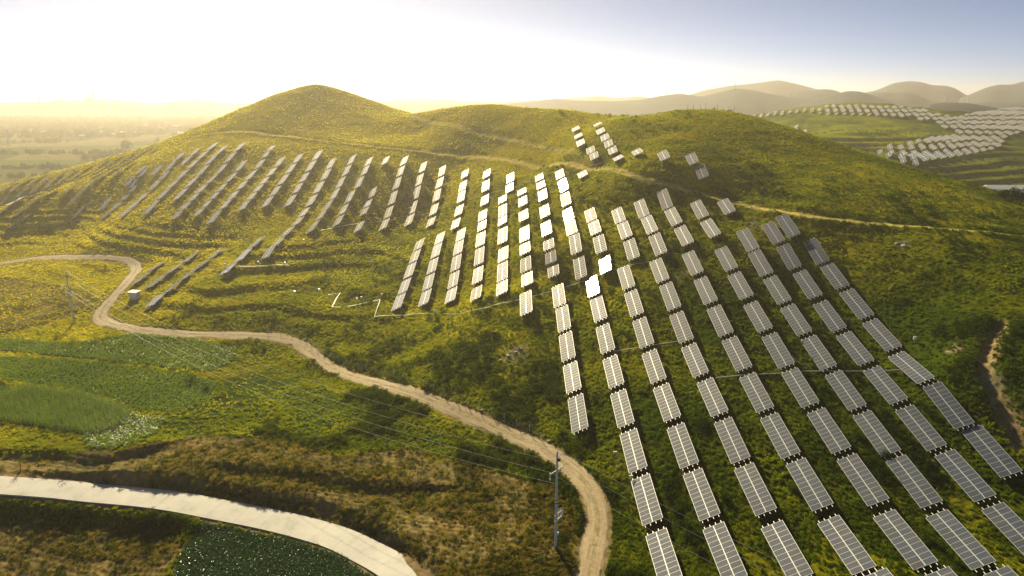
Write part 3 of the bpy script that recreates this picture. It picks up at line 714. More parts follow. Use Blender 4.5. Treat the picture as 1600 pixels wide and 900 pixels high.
def table_meshes(nc, miss=False):
    key = (nc, miss)
    if key in _cache: return _cache[key]
    Lh = nc * PW / 2
    m = MB()
    for k in range(nc):
        for s_ in (-1, 1):
            if miss and s_ < 0 and k >= nc - 2: continue
            y0 = -Lh + k * PW
            a0, a1 = (0.05, HW) if s_ > 0 else (-HW, -0.05)
            slab(m, a0 + 0.02, a1 - 0.02, y0 + 0.025, y0 + PW - 0.025, 0.0, 0.035)
    g = m.mesh('module_array', M_glass)
    # flat object space so that the cell pattern follows the glass
    f = MB()
    for a0, a1 in ((-HW - 0.01, -HW + 0.045), (-0.06, 0.06), (HW - 0.045, HW + 0.01)): slab(f, a0, a1, -Lh, Lh, -0.012, 0.043)
    for k in range(nc + 1):
        y = -Lh + k * PW
        slab(f, -HW + 0.046, -0.061, y - 0.020, y + 0.020, -0.012, 0.041); slab(f, 0.061, HW - 0.046, y - 0.020, y + 0.020, -0.012, 0.041)
    fr = f.mesh('module_frames', M_alu)
    fr2 = f.mesh('module_frames', M_alu2)
    pu = []
    for a in (-1.3, -0.45, 0.45, 1.3):
        p = MB(); slab(p, a - 0.04, a + 0.04, -Lh - 0.55, Lh + 0.55, -0.10, -0.02); pu.append(p.mesh('purlin', M_alu2))
    ns = 4 if nc >= 8 else 3
    ras = []; legs = []
    for k in range(ns):
        y = -Lh + (k + 0.5) * 2 * Lh / ns
        ra = MB(); slab(ra, -1.5, 1.5, y - 0.04, y + 0.04, -0.20, -0.101)
        for a in (-1.0, 1.05):
            q = MB(); x_, _, z_ = tp(a, y, -0.205); q.bar((x_, y, -1.6), (x_, y, z_), 0.09, 0.09); legs.append(q.mesh('leg', M_steel))
        x0, _, z0 = tp(-0.95, y, -0.3); x1, _, z1 = tp(0.95, y, -0.3); ra.bar((x1, y + 0.06, 0.35), (tp(0.2, y, -0.2)[0], y + 0.06, tp(0.2, y, -0.21)[2]), 0.05); ras.append(ra.mesh('rafter', M_steel))
    rm = ras
    one = MB()
    for q in range(1): pass
    sup = bpy.data.meshes.new('support_frame'); bm = bmesh.new()
    for x_ in pu + rm + legs: bm.from_mesh(x_)
    bm.to_mesh(sup); bm.free(); sup.materials.append(M_steel)
    _cache[key] = (g, (fr, fr2), pu, rm, legs, sup); return _cache[key]
ORD = ('first second third fourth fifth sixth seventh eighth ninth tenth eleventh twelfth thirteenth fourteenth fifteenth sixteenth seventeenth eighteenth nineteenth twentieth twenty-first '
       'twenty-second twenty-third twenty-fourth twenty-fifth twenty-sixth twenty-seventh twenty-eighth twenty-ninth thirtieth').split()
def place_matrix(cx, cy, cz, az=0.0, nrm=None):
    """local y follows the row up the slope, local x to the right"""
    e = 5.0; dx, dy = math.sin(az), math.cos(az)
    sl_ = float(H0(cx + dx * e, cy + dy * e) - H0(cx - dx * e, cy - dy * e)) / (2 * e)
    yv = Vector((dx, dy, sl_)).normalized(); xv = Vector((dy, -dx, 0)).normalized(); zv = xv.cross(yv)
    M = Matrix((xv, yv, zv)).transposed().to_4x4(); M.translation = (cx, cy, cz); return M
n_tables = 0
def add_table(Mw, nc, label, full, group, miss=False):
    global n_tables
    n_tables += 1
    g, fr, pu, rm, legs, sup = table_meshes(nc, miss)
    t = bpy.data.objects.new('solar_table', None); sc.collection.objects.link(t); t.matrix_world = Mw; t.empty_display_size = 0.5
    tag(t, label, 'solar table', group)
    for nm, me_ in ([('module_array', g), ('module_frames', fr[0] if full else fr[1])] + ([('purlin', p) for p in pu] + [('rafter', q) for q in rm] + [('leg', q) for q in legs] if full else [('support_frame', sup)])):
        sc.collection.objects.link(o_ := bpy.data.objects.new(nm, me_)); o_.parent = t
    return t
def glint(Mw, P):
    """turn a table by the small angle that sends the sun to where the photograph was taken"""
    c = (Vector((0, 0, CAMZ)) - P).normalized(); want = (c + SUN).normalized()
    nrm = (Mw.to_3x3() @ Vector((-st, 0, ct))).normalized(); ang = math.degrees(nrm.angle(want))
    return ang, nrm.rotation_difference(want).to_matrix().to_4x4()
BLOCK = {'A': 'near right block', 'B': 'middle block', 'C': 'far left block', 'D': 'upper slope group'}
order = {}
for g_ in 'ABCD':
    idx = sorted([i for i, r_ in enumerate(ROWS) if r_[0] == g_], key=lambda i: sum((t[0] + t[2]) / 2 for t in ROWS[i][1]) / len(ROWS[i][1]))
    for k, i in enumerate(idx): order[i] = k
GL = [(925, 446), (946, 398), (887, 349), (880, 295)]
allc = np.array([((t[0] + t[2]) / 2, (t[1] + t[3]) / 2) for _, r_ in ROWS for t in r_]); PC, _ = cast(allc[:, 0], allc[:, 1], Hq, 1.45)
pos = 0; SPOTS = []
for i, (g_, r_) in enumerate(ROWS):
    C_ = []
    for j, t in enumerate(r_):
        u_, v_ = allc[pos]; P = PC[pos]; pos += 1
        if g_ == 'C' or (g_ == 'B' and abs(u_ - 800) > 70 and i in ROWX):
            rx = ray(u_, v_); tt = ROWX[i] / rx[0]; tt = 0.5 * tt + 0.5 * P[0] / rx[0] if i != 54 else tt; P = np.array([rx[0] * tt, rx[1] * tt, 0])
        C_.append((u_, v_, P[0], P[1]))
    for j, (u_, v_, X_, Y_) in enumerate(C_):
        ds = [math.dist((X_, Y_), c[2:]) for k, c in enumerate(C_) if k != j]
        room = min(ds) - 1.0 if ds else 9.5
        nc = int(max(5, min(11, math.floor(room / PW + 0.1)))) if g_ != 'A' else (11 if room > 10.4 else 10)
        if g_ == 'D' : nc = int(max(5, min(7, nc)))
        o1 = ORD[len(C_) - 1 - j]; o2 = ORD[order[i]]; nr_ = sum(1 for q in ROWS if q[0] == g_)
        row_ = o2 + ' row from left' if order[i] < nr_ / 2 else ORD[nr_ - 1 - order[i]] + ' row from right'
        lab = 'grey solar table %s from bottom in %s, %s' % (o1, row_, BLOCK[g_])
        if len(C_) == 1: lab = 'grey solar table alone in %s, %s' % (row_, BLOCK[g_])
        zt = float(Hq(X_, Y_)); zt = zt + float(np.clip(float(H0(X_, Y_)) - zt, -0.35, 0.35)); Mw = place_matrix(X_, Y_, zt)
        if g_ == 'C': Mw = Mw @ Matrix.Translation((0, 0, 1.2)) @ Matrix.Rotation(R(8.0 if X_ < -110 else 6.0), 4, 'Y') @ Matrix.Translation((0, 0, -1.5))
        miss = False
        if i == 8 and j == 1: miss = True; lab = 'grey solar table missing modules at its upper corner, outermost right row'
        ang, Rm = glint(Mw, Vector((X_, Y_, float(Hq(X_, Y_)) + 1.5)))
        for gu, gv in GL:
            if math.hypot(u_ - gu, v_ - gv) < 9:
                tr = Mw.translation.copy(); pvt = tr + Vector((0, 0, 1.5))
                if ang < 15: Mw = Matrix.Translation(pvt) @ Rm @ Matrix.Translation(-pvt) @ Mw
                pass
                lab = 'solar table flashing white, %s from bottom in %s, %s' % (o1, row_, BLOCK[g_])
        add_table(Mw, nc, lab, g_ == 'A', 'solar tables of the %s' % BLOCK[g_], miss)
        SPOTS.append((X_, Y_, nc))

# tables on the hills beyond: rows 8.4 m apart, the nearest as things, the rest as one mass
REG = [[(1352,236),(1385,226),(1400,226),(1430,220),(1452,215),(1470,212),(1500,205),(1530,196),(1560,192),(1600,186),(1640,182),(1640,206),(1600,204),(1572,215),(1560,228),(1535,238),(1500,243),(1470,250),(1455,256),(1430,258),(1400,246),(1372,244)],
       [(1460,186),(1500,180),(1540,172),(1600,166),(1640,164),(1640,190),(1560,192),(1500,206),(1478,200),(1468,193)],
       [(1160,180),(1200,176),(1250,171),(1300,163),(1330,161),(1345,164),(1400,166),(1440,170),(1465,178),(1490,182),(1478,192),(1440,186),(1400,180),(1370,180),(1340,178),(1290,178),(1270,174),(1240,176),(1190,182),(1165,185)],
       [(1229,198),(1250,194),(1262,203),(1275,214),(1255,208)]]
REGW = []
far_spots = []
FAZ = R(21)
for A_ in np.arange(-260, 620, 7.4):
    for B_ in np.arange(300, 1150, 12.5):
        X_ = A_ * math.cos(FAZ) + B_ * math.sin(FAZ); Y_ = -A_ * math.sin(FAZ) + B_ * math.cos(FAZ)
        if not (170 < X_ < 720 and 370 < Y_ < 1030): continue
        z_ = float(Hq(X_, Y_)) + 1.5 - CAMZ; d_ = Vector((X_, Y_, z_))
        fwd = Y_ * math.cos(PITCH) - z_ * math.sin(PITCH); up = Y_ * math.sin(PITCH) + z_ * math.cos(PITCH)
        u_ = 800 + F * X_ / fwd; v_ = 450 - F * up / fwd
        if any(bool(in_poly(np.array([u_]), np.array([v_]), P)[0]) for P in REG):
            # in sight of the camera point?
            s_ = np.linspace(0.15, 0.985, 60); hid = (CAMZ + z_ * s_ < Hq(X_ * s_, Y_ * s_) - 0.5).any()
            if not hid: far_spots.append((Y_, X_, u_, v_))
far_spots.sort()
NI = 24
def far_rows(sp_):
    return Matrix.Identity(4)
for k, (Y_, X_, u_, v_) in enumerate(far_spots[:NI]):
    add_table(place_matrix(X_, Y_, float(Hq(X_, Y_)), FAZ), 11, 'small solar table on the hill beyond the ridge, %s nearest of them' % ORD[k], False, 'solar tables on the hills beyond')
def merged_tables(name, spots, label):
    g, fr, pu, rm, legs, sup = table_meshes(11); VV = []; FF = []; MM = []; nb = 0
    for me_, mi in ((g, 0), (fr[1], 1), (sup, 2)):
        v0 = np.empty(len(me_.vertices) * 3); me_.vertices.foreach_get('co', v0); v0 = v0.reshape(-1, 3)
        f0 = np.array([tuple(p_.vertices) for p_ in me_.polygons])
        for X_, Y_ in spots:
            M_ = np.array(place_matrix(X_, Y_, float(Hq(X_, Y_)), FAZ if X_ > 0 else 0.0)); VV.append(v0 @ M_[:3, :3].T + M_[:3, 3]); FF.append(f0 + nb); MM.append(np.full(len(f0), mi)); nb += len(v0)
    me_ = np_mesh(name, np.concatenate(VV), np.concatenate(FF), [], False, np.concatenate(MM))
    for m_ in (M_glass_w, M_alu2, M_steel): me_.materials.append(m_)
    return tag(link(bpy.data.objects.new(name, me_)), label, 'solar tables', None, 'stuff')
M_glass_w = simple('dusty_solar_glass', (0.075, 0.08, 0.09), 0.4, 0.0, 0.12, 0.4)
left_spots = []
for X_ in np.arange(-204, -300, -8.4):
    for Y_ in np.arange(330 + 0.12 * (X_ + 204), 425, 12.9):
        if rng.random() < 0.72 and float(Hq(X_, Y_)) > PLAIN + 5: left_spots.append((X_, Y_))
merged_tables('solar_tables', [(s_[1], s_[0]) for s_ in far_spots[NI:]] + left_spots, 'many tiny solar tables covering the distant hill crests')

# ------------------------------------------------------------------ cable pipes along the slopes
M_pipe = simple('white_pipe', (0.78, 0.78, 0.74), 0.4, 0.0, 0.06)
PIPES = [([(585,497),(618,495.5),(650,494),(690,492.5),(725,492),(760,484),(800,474),(830,466),(862,457),(890,448),(912,440),(940,432),(965,424),(990,417),(1015,411)], 'long white cable pipe crossing below the middle block of tables'),
         ([(960,552),(980,549.5),(1000,547),(1025,542),(1062,535)], 'short white cable pipe between the second and fourth near rows'),
         ([(1118,594),(1165,590),(1210,587),(1260,583),(1320,582),(1365,581),(1412,580)], 'white cable pipe crossing the right half of the near block'),
         ([(262,427),(300,423),(347,420),(395,418),(452,416)], 'white cable pipe on the grass behind the roadside cabinet'),
         ([(497,362),(530,356),(560,351),(590,348),(640,338),(690,327),(735,313),(790,298),(818,289)], 'white cable pipe running through the upper half of the middle block'),
         ([(862,278),(885,271),(903,267),(922,260),(953,250)], 'white cable pipe crossing the ridge track'),
         ([(594,470),(590,483),(585,497)], 'white pipe corner piece left of the middle block'),
         ([(544,480),(560,477),(578,473),(594,470)], 'white pipe leading left from the corner piece'),
         ([(513,462),(532,459),(526,468),(519,482),(533,482)], 'crooked white pipe alone on the green slope'),
         ([(70,352),(100,349),(130,344),(175,341),(240,336)], 'broken white pipe below the far left rows')]
for px, lab in PIPES:
    P = gp(px, 0.0, Hq); Pl = []
    for a, b_ in zip(P[:-1], P[1:]):
        k = max(1, int(math.dist(a, b_) / 3))
        for q in range(k):
            f_ = q / k; X_ = a[0] + (b_[0] - a[0]) * f_; Y_ = a[1] + (b_[1] - a[1]) * f_; Pl.append((X_, Y_, float(H(np.array([X_]), np.array([Y_]))[0]) + 0.38))
    X_, Y_ = P[-1][:2]; Pl.append((X_, Y_, float(Hq(X_, Y_)) + 0.38))
    m = MB(); m.tube(Pl, 0.065, 6)
    for q in Pl[::2]: m.box((q[0], q[1], q[2] - 0.5), (0.08, 0.08, 0.85))
    tag(m.build('cable_pipe', M_pipe), lab, 'pipe', 'white cable pipes on the slope')

# ------------------------------------------------------------------ poles and wires
M_pole = simple('pale_concrete_pole', (0.55, 0.55, 0.51), 0.7, 0, 0.15, 2)
M_dark = simple('dark_fitting', (0.06, 0.06, 0.06), 0.5, 0.2, 0.2)
M_ins = simple('white_porcelain', (0.75, 0.76, 0.78), 0.25, 0, 0.05)
def ground_at(u_, v_):
    p = gp([(u_, v_)], 0.0, Hq)[0]; return Vector((p[0], p[1], float(H(np.array([p[0]]), np.array([p[1]]))[0])))
BP = ground_at(868, 857); 
_r = ray(115, 499); _t = 0.193; BL = Vector((_r[0] * _t, _r[1] * _t, 0)); BL.z = float(Hq(BL.x, BL.y))
BQ = Vector((52, 38, PLAIN + 6.0))
def insulator(parent, p, h=0.32):
    m = MB(); m.tube([(p[0], p[1], p[2]), (p[0], p[1], p[2] + h)], 0.05, 8)
    for k in range(3): m.tube([(p[0], p[1], p[2] + 0.06 + k * 0.09), (p[0], p[1], p[2] + 0.10 + k * 0.09)], 0.10, 8)
    return m.build('insulator', M_ins, parent)
def utility_pole(base, hgt, adir, label, arms, gear=True):
    t = empty('utility_pole', base); tag(t, label, 'utility pole', 'concrete utility poles along the path')
    m = MB(); m.tube([(0, 0, -1), (0, 0, hgt * 0.5), (0, 0, hgt)], 0.23, 12, 0, 0.13); m.build('pole_shaft', M_pole, t)
    a = Vector((math.sin(adir), math.cos(adir), 0)); pts = []
    insulator(t, (0, 0, hgt), 0.45); pts.append(base + Vector((0, 0, hgt + 0.45)))
    for z_, half in arms:
        m = MB(); m.bar(a * -half + Vector((0, 0, z_)), a * half + Vector((0, 0, z_)), 0.10, 0.10)
        m.bar(a * -half * 0.6 + Vector((0, 0, z_ - 0.02)), Vector((0, 0, z_ - 0.7)), 0.05); m.bar(a * half * 0.6 + Vector((0, 0, z_ - 0.02)), Vector((0, 0, z_ - 0.7)), 0.05)
        ca_ = m.build('crossarm', M_steel, t)
        for s_ in (-1, 1):
            q = a * half * s_ * 0.95 + Vector((0, 0, z_ + 0.05)); insulator(ca_, q); insulator(ca_, q + Vector((0, 0, -0.95)), 0.7); pts.append(base + q + Vector((0, 0, 0.32)))
    if gear:
        c = Vector((math.cos(adir), -math.sin(adir), 0)) if False else a
        m = MB(); m.bar(Vector((0, 0, hgt - 1.0)), a * 1.5 + Vector((0, 0, hgt - 0.8)), 0.07); m.box((0.25, 0, hgt - 1.2), (0.45, 0.4, 0.5)); br = m.build('bracket', M_dark, t)
        insulator(br, a * 1.45 + Vector((0, 0, hgt - 1.35)), 0.6)
        for z_ in (5.6, 4.7):
            m = MB(); m.bar(a * -0.4 + Vector((0, 0, z_)), a * 1.6 + Vector((0, 0, z_ + 0.1)), 0.08); ar = m.build('bracket', M_steel, t)
            for k in (0.5, 1.0, 1.5): 
                fu = MB(); q = a * k + Vector((0, 0, z_ + 0.15)); fu.bar(q, q + a * 0.25 + Vector((0, 0, 0.5)), 0.07); fu.bar(q + Vector((0, 0, -0.5)), q, 0.04); fu.build('fuse', M_ins, ar)
        m = MB()
        for z_ in (7.6, 8.1): m.tube([(0, 0, z_), (0, 0, z_ + 0.12)], 0.24, 12)
        m.build('clamp_band', M_dark, t)
        m = MB(); m.tube([a * 1.2 + Vector((0, 0, 4.6)), a * 0.9 + Vector((0, 0, 3.4)), a * 0.35 + Vector((0, 0, 2.7)), a * 0.3 + Vector((0, 0, 0.1))], 0.05, 6); m.build('cable', M_dark, t)
        m = MB(); m.box((0.3, -0.05, 2.6), (0.28, 0.25, 0.4)); m.build('meter_box', M_ins, t)
    return pts
d1 = BP - BL; ad = math.atan2(-d1.y, d1.x); ad = math.atan2(abs(d1.y), d1.x) ; 
AD = math.atan2(abs(d1.y), abs(d1.x))
PA = utility_pole(BP, 15.8, AD, 'tall concrete utility pole beside the bend of the dirt path', [(12.9, 1.75)])
PB = utility_pole(BL, 15.6, AD, 'slim utility pole standing in the scrub near the cabinet', [(11.8, 1.75), (9.4, 0.9)])
PQ = [BQ + Vector((0, 0, 15.9)), BQ + Vector((-1.2, -1.2, 13)), BQ + Vector((1.2, 1.2, 13))]
M_wire = simple('bright_wire', (0.5, 0.5, 0.48), 0.5, 0.0, 0.05)
def wire(a, b_, sag, label, r=0.018):
    P = [a.lerp(b_, k / 40) - Vector((0, 0, sag * 4 * (k / 40) * (1 - k / 40))) for k in range(41)]
    m = MB(); m.tube(P, r, 5); tag(m.build('power_wire', M_wire), label, 'wire', 'wires between the utility poles')
for k, (nm, sg) in enumerate((('topmost', 5.2), ('lower left', 5.6), ('farther', 5.6))):
    wire(PB[k], PA[k], sg, '%s thin wire sagging between the two utility poles' % nm, 0.019)
wire(PB[1] + Vector((0.6, -0.6, -1.2)), PA[1] + Vector((0.6, -0.6, -1.4)), 6.4, 'lowest thin wire sagging between the two utility poles', 0.019)
for k, nm in enumerate(('topmost', 'left', 'right')):
    wire(PA[k], PQ[k], 1.6, '%s wire leading from the tall pole over the near tables' % nm, 0.012)
# cabinet by the path
M_cab = simple('white_steel_cabinet', (0.66, 0.68, 0.66), 0.45, 0, 0.06); M_roof = simple('white_roof', (0.8, 0.8, 0.78), 0.4, 0, 0.05)
cb_ = ground_at(211, 466); t = empty('transformer_cabinet', cb_); t.rotation_euler.z = R(-12); t.scale = (0.8, 0.8, 0.85); tag(t, 'white transformer cabinet with overhanging roof beside the dirt path', 'electrical cabinet')
m = MB(); m.box((0, 0, 1.55), (3.4, 2.4, 2.5)); m.build('cabinet_body', M_cab, t)
m = MB(); m.box((0, 0, 0.1), (3.6, 2.6, 0.5)); m.build('plinth', M_pole, t)
m = MB(); m.quadbox([(-2.1, -1.6, 2.803), (2.1, -1.6, 2.803), (2.1, 1.6, 3.0), (-2.1, 1.6, 3.0), (-2.1, -1.6, 2.9), (2.1, -1.6, 2.9), (2.1, 1.6, 3.15), (-2.1, 1.6, 3.15)]); m.build('roof', M_roof, t)
for k in (-0.85, 0.85):
    m = MB(); m.box((k, -1.225, 1.5), (1.4, 0.05, 2.1)); dd = m.build('door', M_cab, t); m = MB(); m.box((k * 0.35, -1.27, 1.5), (0.08, 0.05, 0.3)); m.build('handle', M_dark, dd)
m = MB(); m.box((1.95, -0.3, 1.2), (0.45, 0.9, 1.5)); m.build('side_box', M_cab, t)
# small boxes on posts
for (u_, v_), lab in zip([(461,463),(499,459),(558,473),(597,466),(679,493),(404,415),(446,417),(475,381),(352,419),(312,421),(565,471.5),(1428,537)],
    ['left of the crooked pipe','just above the crooked pipe','right of the crooked pipe','at the white pipe corner','on the long pipe below the middle block','at the left end of the cabinet pipe','at the right end of the cabinet pipe',
     'below the slanted long row','in the middle of the cabinet pipe','near the lower thin rows by the cabinet','beside the pipe leading left','alone in the grass right of the near block']):
    p = ground_at(u_, v_); t = empty('junction_box', p); tag(t, 'small white junction box on a post ' + lab, 'junction box', 'junction boxes on posts')
    m = MB(); m.bar((0, 0, -0.5), (0, 0, 1.0), 0.08); m.build('post', M_steel, t); m = MB(); m.box((0, 0, 1.25), (0.55, 0.3, 0.6)); m.build('box_body', M_ins, t)
for (u_, v_, h_), lab in (((962,731,3.2), 'thin lamp post between the dirt path and the near tables'), ((987,757,1.6), 'short post with white cap beside the leftmost near row')):
    p = ground_at(u_, v_); t = empty('lamp_post', p); tag(t, lab, 'post'); m = MB(); m.tube([(0, 0, -0.3), (0, 0, h_)], 0.05, 8); m.build('post', M_steel, t)
    m = MB(); m.box((-0.2, 0, h_ + 0.06), (0.7, 0.25, 0.12)); m.build('lamp_head', M_ins, t)
# fence along the uphill side of the path
FL = line([(420,517),(445,518),(468,524),(490,542),(515,559),(545,573),(585,583),(640,598),(700,620),(760,645),(820,672),(850,690)], 6)
t = empty('wire_fence', (FL[0][0], FL[0][1], float(Hq(*FL[0])))); tag(t, 'low wire fence with thin posts along the uphill side of the dirt path', 'fence')
o0 = t.location; seg = np.r_[0, np.cumsum(np.hypot(*np.diff(FL, axis=0).T))]; tops = []
for s_ in np.arange(0, seg[-1], 3.6):
    X_ = float(np.interp(s_, seg, FL[:, 0])); Y_ = float(np.interp(s_, seg, FL[:, 1])); z_ = float(H(np.array([X_]), np.array([Y_]))[0]); q = Vector((X_, Y_, z_)) - o0
    lean = Vector((rng.normal(0, .06), rng.normal(0, .06), 1.5)); m = MB(); m.bar(q - Vector((0, 0, 0.3)), q + lean, 0.10); m.build('post', M_pole, t); tops.append(q + lean)
m = MB()
for dz_ in (-0.1, -0.5, -0.9): m.tube([p + Vector((0, 0, dz_)) for p in tops], 0.012, 4)
m.build('wire', M_steel, t)
# posts on the crest
CRB = []
for k, u_ in enumerate((1074, 1083, 1094, 1102, 1120, 1138, 1146)):
    p = gp([(u_, 179 + max(0, (u_ - 1110) * 0.12))], 0, Hq)[0]; h_ = rng.uniform(2.4, 3.6)
    m = MB(); m.tube([(0, 0, -0.5), (0, 0, h_)], 0.09, 6, 0, 0.06); o_ = m.build('marker_post', M_dark)
    best = max(((Hq(p[0] * f_, p[1] * f_) - CAMZ) / (p[1] * f_), f_) for f_ in np.linspace(0.9, 1.3, 80)); X_, Y_ = p[0] * best[1], p[1] * best[1]
    o_.location = (X_, Y_, float(Hq(X_, Y_))); tag(o_, 'thin dark post on the crest of the right hump, %s from left' % ORD[k], 'post', 'posts on the crest')
# lattice towers
def tower(u_, vtop, vbase, label, dist=None):
    r_ = ray(u_, vbase)
    Y_ = dist if dist else (PLAIN - CAMZ) / r_[2] * r_[1]
    k = Y_ / r_[1]; z0 = CAMZ + r_[2] * k; r2 = ray(u_, vtop); z1 = CAMZ + r2[2] * Y_ / r2[1]; hgt = z1 - z0; wb = max(hgt * 0.17, 0.5)
    t = empty('lattice_tower', (r_[0] * k, Y_, z0)); tag(t, label, 'tower', 'lattice towers'); m = MB(); th = max(0.25, Y_ * 0.00035)
    C4 = [Vector((sx, sy, 0)) for sx, sy in ((-1, -1), (1, -1), (1, 1), (-1, 1))]
    lv = [(0, 1), (0.3, .62), (0.55, .38), (0.78, .22), (1.0, .12)]
    for (a, wa), (b_, wb_) in zip(lv[:-1], lv[1:]):
        for q in range(4):
            A = C4[q] * wb / 2 * wa + Vector((0, 0, hgt * a)); B = C4[q] * wb / 2 * wb_ + Vector((0, 0, hgt * b_)); m.bar(A, B, th)
            B2 = C4[(q + 1) % 4] * wb / 2 * wb_ + Vector((0, 0, hgt * b_)); m.bar(A, B2, th * 0.6)
    m.bar((0, 0, -8), (0, 0, 0.1), th)
    m.build('lattice_body', M_steel, t)
    for f_, w_ in ((0.97, .24), (0.86, .3)):
        m = MB(); m.bar((-hgt * w_ / 2, 0, hgt * f_), (hgt * w_ / 2, 0, hgt * f_), th * 1.3); m.build('crossarm', M_steel, t)
tower(66, 149, 184, 'tall lattice tower on the plain, left edge of the photo')
tower(301, 151, 177, 'lattice tower on the plain behind the left shoulder of the peak')
tower(15, 203, 231, 'small lattice tower in the fields at the far left')
tower(40, 161, 170, 'tiny tower between the tall left tower and the photo edge')
for u_, a, b_, D, lab in ((655,157,167,3300,'tiny tower in the haze right of the peak'), (871,150,157,1880,'tiny tower on the far hills above the first lone tables'), (1042,140,151,1880,'tiny tower on the far hills left of their summit'),
                     (1148,129,139.5,1880,'tower on the summit of the blue green hill'), (1235,143.5,152.5,1880,'tiny tower right of the blue green summit'),
                     (1475,151,162,2100,'first tiny tower at the foot of the right mountains'), (1511,149,161,2100,'second slightly taller tower before the gap of the right mountains')):
    tower(u_, a, b_, lab, D)
# ------------------------------------------------------------------ buildings on the plain
M_wallw = simple('pale_wall', (0.42, 0.40, 0.36), 0.8, 0, 0.1, 0.2); M_win = simple('dark_window', (0.03, 0.035, 0.04), 0.2, 0, 0.1); M_wallb = simple('grey_wall', (0.2, 0.2, 0.2), 0.8, 0, 0.1, 0.1)
def plain_at(u_, v_, z_=None):
    r_ = ray(u_, v_); k = ((PLAIN if z_ is None else z_) - CAMZ) / r_[2]; return Vector((r_[0] * k, r_[1] * k, PLAIN if z_ is None else z_)), k
def house(name, p, L_, W_, h_, rz, label, cat, group, wall, roofm, nw=4, flat=False):
    t = empty(name, p); t.rotation_euler.z = rz; tag(t, label, cat, group)
    m = MB(); m.box((0, 0, h_ / 2 - 0.5), (L_, W_, h_ + 1)); m.build('wall', wall, t)
    m = MB()
    if flat: m.box((0, 0, h_ + 0.2), (L_ + 0.6, W_ + 0.6, 0.39))
    else:
        rh = W_ * 0.2; P = [(-L_ / 2 - .4, -W_ / 2 - .5, h_ - .05), (L_ / 2 + .4, -W_ / 2 - .5, h_ - .05), (L_ / 2 + .4, W_ / 2 + .5, h_ - .05), (-L_ / 2 - .4, W_ / 2 + .5, h_ - .05), (-L_ / 2 - .4, 0, h_ + rh), (L_ / 2 + .4, 0, h_ + rh)]
        b_ = len(m.v); m.v += P
        for f_ in ((0, 1, 5, 4), (2, 3, 4, 5), (1, 2, 5), (3, 0, 4), (3, 2, 1, 0)): m.f.append(tuple(b_ + i for i in f_)); m.m.append(0)
    m.build('roof', roofm, t)
    for k in range(nw):
        for lev in range(max(1, int(h_ // 3.5))):
            x_ = -L_ / 2 + (k + 0.5) * L_ / nw; z_ = 1.6 + lev * 3.4; m = MB(); m.box((x_, -W_ / 2 - 0.02, z_), (L_ / nw * 0.45, 0.12, 1.3)); m.build('window', M_win, t)
    return t
for k, (u_, v_, w_) in enumerate([(232,199,12),(275,199.5,10),(162,209,8),(178,213,10),(192,210,8),(218,210.5,16),(130,216,8),(283,211,8),(305,210.5,12),(10,206,7),(68,209.5,9),(50,206,6),(92,196,5),(320,205,7),(143,175.5,5),(217,175.5,5),(36,214,7),(250,204,6)]):
    p, q = plain_at(u_, v_); house('shed', p, w_ * q * 1.0, max(8, w_ * q * 0.35), 4.5, R(rng.uniform(-6, 6)), 'white roofed shed on the hazy left plain, %s in the list from left' % 'x', 'shed', 'white roofed sheds on the plain', M_wallw, M_roof, 3)
sheds = sorted([o_ for o_ in sc.objects if o_.get('category') == 'shed'], key=lambda o_: o_.location.x / o_.location.y)
for k, o_ in enumerate(sheds): o_['label'] = 'white roofed shed on the hazy left plain, %s from left' % ORD[k]
p, q = plain_at(205, 184); house('block_building', p, 18 * q, 12 * q * 0.6, 9 * q, 0, 'grey block building rising above the tree line of the left plain', 'building', None, M_wallb, M_wallb, 6, True)
def on_range(u_, dist, v_base):
    r_ = ray(u_, v_base); k = dist / r_[1]; return Vector((r_[0] * k, dist, CAMZ + r_[2] * k)), k
for k, (u_, v_, w_, h_) in enumerate([(90,158,10,2.0),(106,158,8,1.2),(120,158,6,2.6),(138,157.5,7,5.0),(160,157.5,12,1.8),(184,157.5,6,1.4)]):
    p, q = on_range(u_, 2800, v_); house('factory_building', p + Vector((0, 0, -6)), w_ * q, 24, h_ * q + 6, 0, 'tiny hazy factory block on the left horizon, %s from left' % ORD[k], 'building', 'factory blocks on the horizon', M_wallb, M_wallb, 3, True)
p, q = on_range(147, 2790, 158); t = empty('chimney', p); tag(t, 'wide factory chimney tower on the left horizon', 'chimney'); m = MB(); m.tube([(0, 0, -10), (0, 0, 8 * q), (0, 0, 15 * q)], 1.9 * q, 16, 0, 1.5 * q); m.build('chimney_shaft', M_wallb, t)
m = MB(); m.tube([(0, 0, 14.2 * q), (0, 0, 15.2 * q)], 1.75 * q, 16); m.build('rim', M_wallb, t)
# sheds in the right valley
M_sheds = simple('blue_grey_wall', (0.45, 0.52, 0.55), 0.6, 0, 0.08, 0.5)
p = gp([(1600, 302)], 0, Hq)[0]; house('livestock_shed', Vector((p[0] + 8, p[1], float(Hq(p[0], p[1])))), 62, 9, 3.2, R(-4), 'long white roofed shed in the valley at the right edge', 'shed', None, M_sheds, M_roof, 12)
p = gp([(1606, 309.5)], 0, Hq)[0]; house('livestock_shed', Vector((p[0] + 8, p[1] - 2, float(Hq(p[0], p[1])))), 46, 8, 2.8, R(-4), 'shorter white roofed shed in front of the long one', 'shed', None, M_sheds, M_roof, 9)
